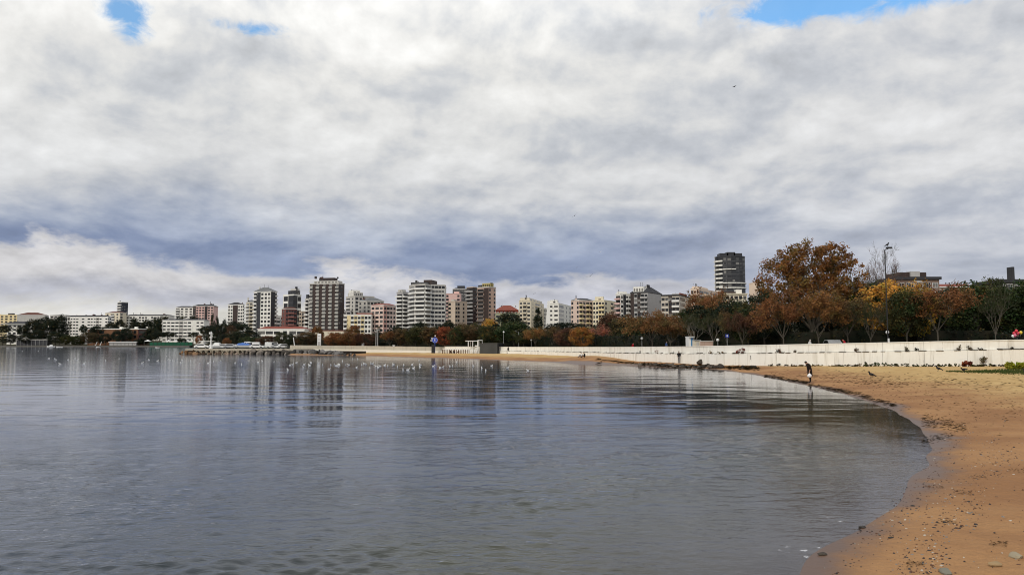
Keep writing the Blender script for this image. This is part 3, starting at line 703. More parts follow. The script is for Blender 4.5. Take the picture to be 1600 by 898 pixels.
def quad(x0, xc, x1, d, phi=20, depth=14):
    """footprint: left corner, near corner, right corner, back corner. phi = how much the left face turns away."""
    f = math.radians(phi); c = at(xc, 500, d)
    out = []
    def hit(px, dirv):                       # walk from the near corner along dirv until the photo column px
        k = (px - 800) / F_PX * 1.0026
        s_ = (k * c.y - c.x) / (dirv.x - k * dirv.y); return Vector((c.x + dirv.x * s_, c.y + dirv.y * s_, 0))
    nl = Vector((-math.cos(f), math.sin(f), 0)); nr = Vector((math.sin(f), math.cos(f), 0))
    Lp = hit(x0, nl) if xc > x0 + .5 else c + nl * depth
    Rp = hit(x1, nr) if x1 > xc + .5 else c + nr * depth
    if (Rp - c).length > 60: Rp = c + nr * 60
    return [Lp, c, Rp, Lp + Rp - c]
def front(x0, x1, d, depth=14, yaw=0):       # a block seen square on
    a = at(x0, 500, d + yaw); b = at(x1, 500, d - yaw); t = (b - a).normalized(); n = Vector((-t.y, t.x, 0)); return [a, b, b + n * depth, a + n * depth]

APT = 'apartment_building'; TWR = 'apartment_tower'
def P_(key, r, g, b): return wallm(key, lin(r, g, b))
WHITE = P_('white', 236, 234, 226); CREAM = P_('cream', 222, 212, 190); PALE = P_('pale_grey', 196, 193, 186); YEL = P_('yellow', 232, 214, 168)
PINK = P_('pink', 222, 188, 180); SALMON = P_('salmon', 210, 164, 152); MAROON = P_('maroon', 128, 88, 82); BEIGE = P_('beige', 206, 190, 172)
DGREY = mat('dark_cladding', (0.035, 0.036, 0.042), 0.5, 0.12, 0.5, 0.4); BROWN = mat('brown_cladding', (0.05, 0.034, 0.03), 0.6, 0.12, 0.5, 0.3); NAVY = mat('navy_cladding', (0.022, 0.026, 0.042), 0.45, 0.12, 0.5, 0.4)
PEACH = P_('peach', 230, 210, 190); GREY = P_('grey', 178, 176, 174); YSOFT = P_('soft_yellow', 232, 222, 194); BRICK = mat('orange_brick', (0.20, 0.10, 0.055), 0.9, 0.18, 0.8); TAN = P_('tan', 196, 168, 152)
YROOF = mat('yellow_trim', (0.48, 0.40, 0.16), 0.7)

def buildings():
    G = 'apartment blocks along the skyline'
    # ---- far shore on the left
    b = Bld(APT, 'low pale yellow apartment block at the left end of the far shore', front(-14, 27, 900), 492, YEL, short='pale yellow block'); b.face(0, 'wwwwww', 3.0).parapet(.4).block('penthouse', .55, .72, .3, .6, 2.2, ROOFDARK).clutter(1, 2).done()
    b = Bld(APT, 'grey white flats with a brown roof behind dark pines', quad(29, 33, 78, 880, 70), 492, PALE, short='grey white brown roofed flats'); b.face(0, 'w', 3).face(1, 'wwwwwww', 3, frame=WHITEF).hip(3.2, ROOFBROWN, .6, .35).clutter(2, 3).done()
    b = Bld(APT, 'small pale block with a thin dark roof between pines and white flats', front(78, 102, 860), 492.5, PALE, short='small pale block'); b.face(0, 'wwww', 3).hip(1.0, ROOFDARK).done()
    b = Bld('villa', 'white villa under a very wide flat dark roof', front(12, 50, 770), 506, WHITE, short='wide roofed white villa'); b.face(0, 'wwWww', 3.6, wh=.55).hip(2.6, ROOFDARK, 6, .5).clutter(4, 3, 1.6, 2).done()
    b = Bld(APT, 'white six storey flats with many small windows and a thin dark roof beside dark pines', quad(107, 168.5, 176, 770, 6), 495, WHITE, short='white six storey flats'); b.face(0, 'wwwW.W.Wwwdw.w', 3.0, frame=DARKF, wh=.42, panel=PALE).face(1, 'ww', 3.0, wh=.42).hip(1.8, ROOFDARK, .7, .8).clutter(5, 8, 2.0, 1.0).done()
    b = Bld(APT, 'cream hip roofed block in front of the narrow navy tower', quad(166, 187, 199, 840, 28), 488.5, CREAM, short='cream block under the navy tower'); b.face(0, 'wBw', 3.1).face(1, 'w.', 3.1).hip(1.8, ROOFBROWN, .6, .3).done()
    b = Bld(TWR, 'narrow navy tower with white balconies down one edge', quad(184.5, 189, 201, 960, 40), 472.5, NAVY, short='narrow navy tower'); b.face(0, 'B', 3.3, top=.3).face(1, 'sss', 3.3, panel=NAVY, frame=NAVY).parapet(.8, .2, WHITE).block('penthouse', .3, .9, .2, .8, 1.5, WHITE).clutter(6, 2, 3).done()
    b = Bld('low_building', 'low orange brick building with a flat white roof near the waterside', quad(140, 216, 231, 735, 8, 20), 514.5, BRICK, short='orange brick building'); b.face(0, 'W.W..WdWw', 4.6, frame=DARKF, panel=BROWN).face(1, 'd', 4.2, panel=MAROON).parapet(.9, 1.4, WHITE).block('chimney', .58, .62, .3, .5, 2.6, WHITE).block('penthouse', .66, .72, .3, .5, 2.0, WHITE).block('chimney', .88, .92, .3, .5, 2.6, WHITE).done()
    b = Bld(APT, 'long white block with a dark roof half hidden by pines', front(197, 264, 850), 493.5, WHITE, short='long half hidden white block'); b.face(0, 'wWw.wWw.wWw.wW', 3.0).hip(1.6, ROOFDARK, .7, .85).clutter(8, 5, 2.0, 1.0).done()
    b = Bld(APT, 'white five storey flats with a central stair strip standing clear among pines', front(254, 319, 765), 500.5, WHITE, short='clear standing white flats'); b.face(0, 'wwWWdWW.ww', 3.35, panel=PALE, wh=.42).hip(1.6, ROOFDARK, .6, .85).clutter(9, 4, 1.5, 1.0).block('penthouse', .45, .55, .3, .6, 2.2, WHITE).done()
    b = Bld(APT, 'white wing of balconies joined to the pink block', front(274, 301, 905), 480.5, WHITE, short='white balcony wing'); b.face(0, 'Bwww', 3.0).hip(2.0, ROOFDARK, .5, .5).done()
    b = Bld(APT, 'pink apartment block with dark roof and dark balcony recesses', front(301, 333, 900), 478.5, PINK, short='pink block'); b.face(0, 'dwwwdww', 3.0, panel=BROWN).hip(2.4, ROOFDARK, .8, .6).clutter(11, 6, 2.2, 2).done()
    # ---- towers, left of centre
    b = Bld(TWR, 'slim white tower with a dark central strip and pointed roof', quad(357, 379, 382.5, 720, 12), 476, WHITE, short='slim white tower'); b.face(0, 'wwDDww', 3.0, panel=BROWN).face(1, 'B', 3).hip(2.4, ROOFDARK, .7, .2).clutter(12, 2, 2, 1).done()
    b = Bld(TWR, 'cream tower partly hidden behind the white and black tower', quad(385.5, 389, 408, 660, 60), 472, CREAM, short='cream tower'); b.face(0, 'B', 3).face(1, 'BBW', 3, bal=CREAM).hip(2.2, ROOFGREY, .5, .5).block('penthouse', .2, .8, .3, .7, 4.5, PALE).clutter(13, 2).done()
    b = Bld(TWR, 'white tower with black vertical strip and pyramid roof', quad(397, 422.5, 433, 590, 22), 455.5, WHITE, short='white and black tower'); b.face(0, 'BDwww', 3.0, frame=DARKF, panel=DGREY).face(1, 'DDB', 3.0, panel=DGREY).hip(3.6, ROOFGREY, .8, .25).clutter(14, 3, 2, 2.5).done()
    b = Bld(APT, 'dark grey low block beside the white and black tower', front(431, 445, 640), 494, GREY, short='dark grey low block'); b.face(0, 'BW', 3, bal=GREY).parapet(.6).block('penthouse', .5, .95, .2, .6, 3, PALE).done()
    b = Bld(TWR, 'narrow stepped tower of dark glass boxes in white frames', quad(443, 458, 471, 640, 35), 461, WHITE, short='narrow stepped tower'); b.face(0, 'Wd', 5.8, panel=DGREY, wh=.66).face(1, 'dW', 5.8, panel=DGREY, wh=.66).parapet(.8, .3).block('penthouse', .35, 1.3, .15, .85, 4.0, DGREY, win=3).block('penthouse', .5, 1.25, .25, .75, 5.6, PALE).block('chimney', .9, 1.0, .3, .5, 7.2, ROOFDARK).done()
    b = Bld(APT, 'maroon block with balconies in front of the stepped tower', quad(441, 446, 464, 585, 60), 482.5, MAROON, short='maroon block'); b.face(0, 'w', 3).face(1, 'wBBW', 3, bal=P_('dusty_pink', 170, 120, 112)).hip(1.6, ROOFBROWN, .5, .6).done()
    b = Bld(APT, 'beige side wall block between the stepped tower and the broad dark tower', quad(468, 471, 485, 640, 40), 487, BEIGE, short='beige side wall block'); b.face(0, 'w', 3).face(1, 'w..', 3).parapet(.6).done()
    b = Bld('low_building', 'low white building with red roofs below the towers', front(403, 476, 470), 514.5, WHITE, short='low white red roofed building'); b.face(0, 'WWWwWW', 3.2).hip(1.9, ROOFRED, .4, .7).block('penthouse', .1, .5, -.3, .2, 1.0, WHITE, 1.5).done()
    b = Bld('low_building', 'long low cream building with a thin red stripe below its eave', front(470, 540, 480), 517, CREAM, short='long low cream building'); b.face(0, 'ww.w.ww.', 3.2).parapet(.5, .4, ROOFRED).done()
    b = Bld(TWR, 'stepped side wing leaning on the broad dark tower', quad(477.5, 482, 489, 590, 40), 467, PALE, short='stepped wing'); b.face(0, 'B', 3).face(1, 'B', 3).parapet(.6).block('penthouse', .4, 1.4, .2, .8, 3.5, DGREY).done()
    b = Bld(TWR, 'broad dark tower with rows of glazed white balconies', quad(484, 528.5, 538, 570, 14), 443.5, BROWN, short='broad dark tower'); 
    b.face(0, 'BDBDBDBDB', 2.72, frame=WHITEF, bal=P_('bal_grey', 200, 198, 190), panel=BROWN, top=.2, proj=.9).face(1, 'ddS', 2.72, panel=BROWN, frame=DARKF).parapet(.9, .3, PALE).block('penthouse', .12, .95, .1, .9, 2.6, PALE, win=7).block('penthouse', .28, .80, .2, .8, 4.9, BROWN, win=5).clutter(15, 5, 2.2, 4.5).done()
    b = Bld(APT, 'pale apartment block with stacked stepped top behind the dark roofed one', quad(541, 554, 585, 640, 55), 463, PALE, short='pale stepped block'); b.face(0, 'Bw', 3).face(1, 'wwBww', 3).parapet(.7).block('penthouse', .2, 2.0, .1, .8, 3.6, PALE, win=5).block('penthouse', .6, 1.8, .2, .7, 5.6, WHITE, win=2).clutter(16, 3, 2, 3).done()
    b = Bld(APT, 'greyish block with a dark slate roof above the pink one', quad(560, 573, 600, 600, 50), 470, PALE, short='slate roofed block'); b.face(0, 'ww', 3).face(1, 'wwWww', 3).hip(3.0, ROOFGREY, .6, .35).clutter(17, 3, 1.6, 1.5).done()
    b = Bld(APT, 'white and yellow flats with balconies at the foot of the dark tower', front(537, 580, 520), 492, WHITE, short='white and yellow flats'); b.face(0, 'BDWdWdWw', 3.0, panel=YEL).parapet(.5).block('roof', .45, 1.0, .1, .9, 1.4, ROOFRED).done()
    b = Bld(APT, 'pink corner block with a red tiled roof', quad(580, 599, 619, 520, 35), 477, P_('light_pink', 226, 202, 190), short='pink corner block'); b.face(0, 'wWw', 3.0, bal=PINK, panel=SALMON).face(1, 'sWww', 3.0, panel=SALMON).hip(1.6, ROOFRED, .5, .5).clutter(18, 2).done()
    b = Bld(TWR, 'grey tower with curved white balcony bands beside the broad striped tower', quad(620, 629, 641, 600, 40), 457, GREY, short='smaller striped tower'); b.face(0, 'B', 3.0, proj=1.8).face(1, 'B', 3.0, proj=1.8).parapet(.7).block('penthouse', .2, 1.7, .2, .8, 2.4, PALE).clutter(19, 3).done()
    c = [at(639, 500, 566), at(648, 500, 554), at(664, 500, 550), at(673, 500, 556), at(695.5, 500, 560), at(697, 500, 590), at(639, 500, 595)]
    b = Bld(TWR, 'broad round fronted tower striped with white balcony bands and dark glass', c, 444.5, PALE, short='broad striped tower')
    for i, cc in ((0, 'B'), (1, 'B'), (2, 'B')): b.face(i, cc, 3.05, top=.2, proj=1.2)
    b.face(3, 'R', 3.05, frame=WHITEF, top=.2, bal=WHITE).parapet(.6, .2)
    DG2 = MB(); b.block('penthouse', .1, 3.0, .1, .8, 3.0, DGREY, win=3).block('penthouse', 2.0, 3.4, .3, .9, 5.0, BROWN).clutter(20, 4, 2.4, 2).done()
    b = Bld(APT, 'pink block peeping out behind the beige one', front(696, 719, 640), 459, PINK, short='pink peeping block'); b.face(0, 'w..w', 3).parapet(.5).block('chimney', .55, .9, .2, .5, 2, PINK).done()
    b = Bld(TWR, 'dark grey tower with a grid of white windows', front(707, 730, 680), 452, PALE, short='grid windowed tower'); b.face(0, 'dddd', 3.0, panel=DGREY, frame=WHITEF, wh=.62).hip(1.6, ROOFDARK, .3, .6).block('penthouse', .3, .8, .2, .7, 3.4, DGREY).done()
    b = Bld(APT, 'plain beige block with single window columns in front of the pink block', quad(700, 711, 730, 560, 35), 471, BEIGE, short='plain beige block'); b.face(0, 'w.', 3).face(1, 'dw.w.', 3, panel=P_('beige_light', 200, 185, 165)).parapet(.5).block('penthouse', .6, 1.4, .2, .6, 1.6, PALE).done()
    b = Bld(TWR, 'tower of brown balconies and beige wall beside the brown tower', quad(729, 739, 746, 600, 40), 449, BROWN, short='brown balcony tower'); b.face(0, 'BB', 3.0, bal=GREY).face(1, 'wW', 3.0).parapet(.6, .2, BEIGE).done()
    b = Bld(TWR, 'tall dark brown tower with a pink sunlit side and yellow roof trim', quad(746, 763.5, 774.5, 560, 38), 449, TAN, short='tall brown tower'); b.face(0, 'B3D', 3.0, bal=P_('bal_brown', 120, 112, 108), panel=BROWN, proj=1.2).face(1, 'w.w', 3.0).parapet(.7, .3, PALE).block('penthouse', .3, 1.35, .2, .7, 3.4, YROOF, win=4).block('chimney', 1.36, 1.5, .3, .6, 3.6, ROOFDARK).block('penthouse', 0, .28, .1, .6, 2.2, DGREY).done()
    b = Bld(APT, 'red block with a broad red hip roof beside the brown tower', front(775, 809, 600), 485, P_('red_wall', 150, 70, 58), short='red hip roofed block'); b.face(0, 'wwWWww', 3.0, frame=WHITEF).hip(4.2, ROOFRED, 1.0, .35, fascia=ROOFRED).clutter(21, 4, 2, 3).done()
    b = Bld(APT, 'low pale green grey flats at the foot of the red roofed block', front(774, 812, 540), 490, P_('pale_green', 176, 176, 150), short='pale green flats'); b.face(0, 'WwWwW', 3).parapet(.5).done()
    b = Bld(APT, 'cream flats in two steps seen over a round evergreen', quad(811, 829, 858, 580, 12), 470, CREAM, short='stepped cream flats'); b.face(0, 'wBw', 3, bal=CREAM).face(1, 'wBw', 3, bal=CREAM).parapet(.6).block('penthouse', .9, 2.1, .1, .9, 2.4, CREAM, win=4).clutter(22, 5, 2, 1).done()
    b = Bld(APT, 'white flats with square windows behind the tapering white pylon', quad(856, 873, 896, 560, 15), 474, WHITE, short='white square windowed flats'); b.face(0, 'ww', 3.2, wh=.4).face(1, 'WwW', 3.2).parapet(.5).block('penthouse', .1, .8, .1, .8, 2.6, WHITE, win=2).clutter(23, 4).done()
    b = Bld(APT, 'pink and yellow flats with yellow balcony columns', quad(892, 905, 926, 530, 50), 469, P_('pink2', 218, 196, 182), short='pink and yellow flats'); b.face(0, 'w.w', 3.1).face(1, 'BwBw', 3.1, bal=YEL, panel=YSOFT).hip(1.6, ROOFDARK, .3, .5).clutter(24, 3).done()
    b = Bld(APT, 'soft yellow flats with a beige flank and raised centre', quad(926, 944.5, 963, 530, 30), 469.5, YSOFT, short='soft yellow flats'); b.face(0, 'wwBB', 3.1, bal=YEL).face(1, 'w.BB', 3.1, bal=BEIGE).parapet(.5).block('penthouse', .1, .8, .1, .8, 2.8, YSOFT).clutter(25, 3).done()
    b = Bld(TWR, 'white balconied wing of the grey flanked tower', quad(962, 970, 986, 500, 60), 459.5, WHITE, short='white balconied wing'); b.face(0, 'B', 3.0, bal=PINK).face(1, 'wsBw', 3.0, panel=DGREY).parapet(.6).block('penthouse', .3, 2.5, .2, .8, 1.8, WHITE).clutter(26, 4).done()
    b = Bld(TWR, 'big tower with dark brown front and a blank light grey flank', quad(985, 1012.5, 1034, 490, 32), 457, GREY, short='grey flanked tower'); b.face(0, 'DWdBB', 3.0, bal=GREY, panel=BROWN).face(1, '...w', 3.0, skip=lambda ch, f: f % 3 != 1).hip(4.6, ROOFDARK, .5, .3, fascia=ROOFDARK).block('penthouse', .15, .75, .02, .5, 4.0, WHITE, win=4).clutter(27, 5, 2.4, 3.5).done()
    b = Bld(APT, 'white and black balcony block with a dark flat roof and red corner', quad(1033, 1062, 1079, 430, 25), 461.5, P_('offwhite', 205, 196, 182), short='black and white balcony block'); b.face(0, 'WWdBB', 3.0, panel=BROWN).face(1, 'Ww', 3.0, bal=TAN).parapet(.6, .6, ROOFDARK).block('penthouse', .5, .95, .2, .7, 1.4, GREY).block('roof', 1.0, 1.6, .1, .9, 1.6, ROOFRED).clutter(28, 2).done()
    b = Bld(APT, 'peach apartment block beyond the rust coloured treetops', quad(1079, 1093, 1121, 450, 30), 451, PEACH, short='peach block'); b.face(0, 'wBw', 3.0, bal=PEACH).face(1, 'WBwB', 3.0, bal=P_('peach2', 226, 196, 166)).parapet(.5).block('penthouse', .9, 2.2, .2, .8, 1.6, PEACH).clutter(29, 4).done()
    # lower blocks that fill the gaps of the skyline
    for x0, x1, yt, d, w, lab, sh in ((798, 816, 487, 640, BEIGE, 'low beige block filling the gap beside the stepped cream flats', 'low beige filler block'), (846, 864, 482, 640, WHITE, 'plain white block peeping between the cream flats and the white flats', 'plain white peeping block'), (880, 899, 487, 640, CREAM, 'low cream block peeping between the white flats and the pink and yellow flats', 'low cream peeping block'),
                                     (1018, 1042, 470, 560, PALE, 'pale block behind the big blank flank', 'pale block behind the flank'), (1068, 1090, 468, 520, WHITE, 'white block between the balcony block and the peach block', 'white block before the peach block'), (614, 628, 484, 640, CREAM, 'cream block behind the pink corner block', 'cream block behind the pink corner'), (526, 548, 486, 640, GREY, 'grey block peeping beside the broad dark tower', 'grey peeping block')):
        b = Bld(APT, lab, front(x0, x1, d), yt, w, short=sh); b.face(0, 'wWw', 3.0).parapet(.5).clutter(int(x0), 3, 1.8).done()
    # the round black tower
    n = 22; cx = at(1142, 500, 560); rr = 22.8 / F_PX * 560; poly = [Vector((cx.x + rr * math.cos(R(180 + 360 * k / n)), cx.y + rr * .9 * math.sin(R(180 + 360 * k / n)), 0)) for k in range(n)]
    b = Bld(TWR, 'round black tower with white framed balconies, taller than the blocks around it', poly, 401, DGREY, short='round black tower')
    WB = WHITE
    for i in range(0, 11):
        if i < 3: b.face(i, 'B', 3.1, bal=WB, proj=1.2, top=.3)
        else: b.face(i, 's' if i % 2 else 'd', 3.1, panel=DGREY, frame=DARKF if i % 3 else mat('grey_frame', (.2, .2, .2), .5), top=.3, wh=.56)
    b.parapet(.8, .3, DGREY)
    for zf, a0, a1 in ((3, 2, 6), (6.2, 2, 11), (7.3, 2, 11), (9.2, 2, 6), (11.8, 2, 6)):
        mb = MB()
        for i in range(a0, a1):
            A, B = poly[i], poly[i + 1]; m_ = (A + B) / 2 - cx; m_.z = 0; m_.normalize()
            vs = []
            for dz in (0, .75):
                for p in (A + m_ * .2, B + m_ * .2, B + m_ * .9, A + m_ * .9): vs.append((p.x - b.o.x, p.y - b.o.y, b.z1 - b.z0 - zf * 3.1 + dz))
            mb.add(vs, [(3, 2, 1, 0), (4, 5, 6, 7), (2, 3, 7, 6), (0, 1, 5, 4), (1, 2, 6, 5), (3, 0, 4, 7)], WB)
        mb.obj('white_band', b.root)
    for f in range(1, 17):                     # a thin grey band at every floor of the dark cladding
        mb = MB()
        for i in range(3, 11):
            A, B = poly[i], poly[i + 1]; m_ = (A + B) / 2 - cx; m_.z = 0; m_.normalize(); vs = []
            for dz in (0, .22):
                for p in (A + m_ * .14, B + m_ * .14, B + m_ * .24, A + m_ * .24): vs.append((p.x - b.o.x, p.y - b.o.y, b.z1 - b.z0 - f * 3.1 - .2 + dz))
            mb.add(vs, [(3, 2, 1, 0), (4, 5, 6, 7), (2, 3, 7, 6), (0, 1, 5, 4), (1, 2, 6, 5), (3, 0, 4, 7)], mat('mid_grey_band', (.13, .135, .14), .6))
        mb.obj('floor_band', b.root)
    for k, h in ((.2, 2.4), (.45, 3.2), (.7, 2.4)):
        mb = MB(); mb.box(-3, 3, -4, 4, 0, h, DGREY); mb.obj('penthouse', b.root, loc=((k - .45) * rr * 1.9, 0, b.z1 - b.z0 + .8))
    mb = MB(); mb.tube((-rr - 1.0, -3, 0), (-rr - 1.0, -3, b.z1 - b.z0 + 1), .25, .25, GREY); mb.obj('mast', b.root)
    b.done()
    b = Bld(APT, 'cream block with a red roof strip at the foot of the round black tower', front(1134, 1168, 420), 459.5, CREAM, short='cream block under the round tower'); b.face(0, 'WwWww', 3.0, frame=DARKF).parapet(.5, .9, CREAM).block('penthouse', .2, .7, .2, .7, 1.6, BROWN).block('penthouse', .55, .8, .1, .4, 2.6, WHITE).done()
    b = Bld(APT, 'slim pinkish block peeping out beside the big rusty plane tree', front(1184, 1196, 420), 441, PEACH, short='slim pinkish block'); b.face(0, 'BW', 3).parapet(.5).done()
    # ---- right, above the trees
    b = Bld(APT, 'grey brown building with a heavy dark flat roof above the orange trees', front(1404, 1470, 260), 436.5, P_('grey_brown', 130, 110, 98), short='heavy roofed grey brown building'); b.face(0, 'wWdWw', 3.2, panel=GREY, frame=WHITEF).parapet(.9, .8, ROOFDARK).block('penthouse', .12, .78, .15, .8, 2.6, BROWN).block('penthouse', .38, .6, .1, .3, 2.9, GREY).clutter(31, 2, 2, 1).done()
    b = Bld(APT, 'low grey block behind the tall lamp post', front(1370, 1405, 300), 443, P_('grey_warm', 150, 138, 126), short='low grey block'); b.face(0, 'WWWW', 3.2).parapet(.6, .4, ROOFDARK).done()
    b = Bld('house', 'long house with a low reddish tiled roof just showing above the trees', front(1468, 1525, 280), 449, BEIGE, short='long low red roofed house'); b.face(0, 'wwwwww', 3).hip(1.4, ROOFRED, .6, .7).clutter(32, 6, 1.2, .6).done()
    b = Bld(APT, 'modern dark roofed building with big windows at the right edge', front(1568, 1660, 250), 441, P_('dark_warm', 90, 86, 84), short='modern big windowed building'); b.face(0, 'WWWWW', 3.0, frame=WHITEF, wh=.66, top=.4).parapet(1.0, .8, ROOFDARK).block('chimney', .33, .37, .3, .5, 5.5, ROOFDARK).done()
buildings()
def pylon():
    t = thing('pylon', 'tapering white pylon standing among the cream flats', 'monument', at(856, 515, 500))
    t.location.z = gz(t.location.x, t.location.y); h = at(857, 470, 500).z - t.location.z
    b = MB(); vs = [(-1.9, -1, 0), (1.6, -1, 0), (1.6, 1, 0), (-1.9, 1, 0), (-.15, -.6, h), (1.4, -.6, h), (1.4, .6, h), (-.15, .6, h)]
    b.add(vs, [(3, 2, 1, 0), (4, 5, 6, 7), (0, 1, 5, 4), (1, 2, 6, 5), (2, 3, 7, 6), (3, 0, 4, 7)], WHITEP); b.obj('shaft', t)
    b = MB(); b.box(-2.6, 2.4, -1.8, 1.8, 0, 1.2, WHITEP); b.obj('base', t)
pylon()
# ------------------------------------------------------------------ trees
def limb_tree(mb, r, h, spread, levels=3, trunk_r=0.16, fork=0.32, n0=6, up=0.5, tips=None, twig=0.012, lean=0.0):
    """a tapering trunk with limbs forking off; tips collects the ends of the branches"""
    top = Vector((lean * h, 0, h * fork)); mid = top * .5 + Vector((r.uniform(-.1, .1), r.uniform(-.1, .1), 0))
    mb.tube((0, 0, -.3), mid, trunk_r * 1.15, trunk_r * .85, BARK, 7); mb.tube(mid, top, trunk_r * .85, trunk_r * .72, BARK, 7)
    def grow(p, d, L, rad, lev):
        q = p + d * L * .5; d2 = (d + Vector((r.gauss(0, .16), r.gauss(0, .16), r.gauss(.06, .1)))).normalized(); e = q + d2 * L * .5
        sides = 5 if lev > 1 else 3
        mb.tube(p, q, rad, rad * .8, BARK, sides, False); mb.tube(q, e, rad * .8, rad * .55, BARK, sides, False)
        if tips is not None: tips.append((e, lev)); tips.append((q, lev))
        if lev == 0: return
        for k in range(r.choice((2, 3, 3)) if lev > 1 else r.choice((3, 4))):
            a = r.uniform(0, 6.28); s = r.uniform(.35, .85)
            side = d2.orthogonal().normalized(); side = Matrix.Rotation(a, 3, d2) @ side
            nd = (d2 * (1 - s * .4) + side * s + Vector((0, 0, up * .35))).normalized()
            grow(q.lerp(e, r.uniform(.2, 1.0)), nd, L * r.uniform(.5, .78), max(rad * .5, twig), lev - 1)
    for k in range(n0):
        a = 2 * math.pi * (k + r.uniform(-.3, .3)) / n0; tilt = r.uniform(.25, .95) * spread
        d = Vector((math.cos(a) * tilt, math.sin(a) * tilt, r.uniform(.7, 1.1))).normalized()
        p = Vector((lean * h * .8, 0, 0)) * 0 + mid.lerp(top, r.uniform(.55, 1.0))
        grow(p, d, (h - p.z) * r.uniform(.36, .5), trunk_r * .5, levels - 1)

def leaf_crown(pts, r, n_leaf, size, clump, name='crown', droop=0.0):
    """many small leaf sprays gathered in clumps round the given points; tint varies clump by clump"""
    V, Fc, T = [], [], []
    for (c, rad) in pts:
        tint = r.uniform(.55, 1.45) if r.random() > .12 else r.uniform(1.4, 1.9)
        for _ in range(n_leaf):
            d = Vector((r.gauss(0, 1), r.gauss(0, 1), r.gauss(0, .85))); d = d.normalized() * rad * r.random() ** .45
            p = c + d; nrm = Vector((r.gauss(0, 1), r.gauss(0, 1), r.gauss(.5, 1))).normalized()
            u = nrm.orthogonal().normalized(); u = Matrix.Rotation(r.uniform(0, 6.28), 3, nrm) @ u; w = nrm.cross(u)
            s = size * r.uniform(.6, 1.3); o = len(V)
            V += [p - u * s, p - w * s * .55 + u * s * .1, p + u * s, p + w * s * .55 + u * s * .2]
            Fc.append((o, o + 1, o + 2, o + 3)); T.append(tint * r.uniform(.8, 1.2))
    me = bpy.data.meshes.new(name); me.from_pydata([tuple(v) for v in V], [], Fc)
    a = me.attributes.new('tint', 'FLOAT', 'FACE'); a.data.foreach_set('value', T); me.materials.append(LEAF); me.update(); return me

def twig_crown(pts, r, n):
    """fine bare twigs fanning out from the branch ends"""
    V, Fc = [], []
    for p in pts:
        out = Vector((p.x, p.y, 2.0)).normalized()
        for _ in range(n):
            d = (out + Vector((r.gauss(0, .6), r.gauss(0, .6), r.gauss(.2, .6)))).normalized(); L = r.uniform(.35, .95); w = d.orthogonal().normalized(); w = Matrix.Rotation(r.uniform(0, 6.28), 3, d) @ w * .011; o = len(V); e = p + d * L
            k = p + d * L * r.uniform(.3, .7); d2 = (d + Vector((r.gauss(0, .5), r.gauss(0, .5), r.gauss(0, .5)))).normalized(); f = k + d2 * L * .5
            V += [p - w, p + w, e, k - w, k + w, f]; Fc += [(o, o + 1, o + 2), (o + 3, o + 4, o + 5)]
    me = bpy.data.meshes.new('crown'); me.from_pydata([tuple(v) for v in V], [], Fc)
    a = me.attributes.new('tint', 'FLOAT', 'FACE'); a.data.foreach_set('value', [r.uniform(.7, 1.2) for _ in Fc]); me.materials.append(LEAF); me.update(); return me
KINDS_T = {}
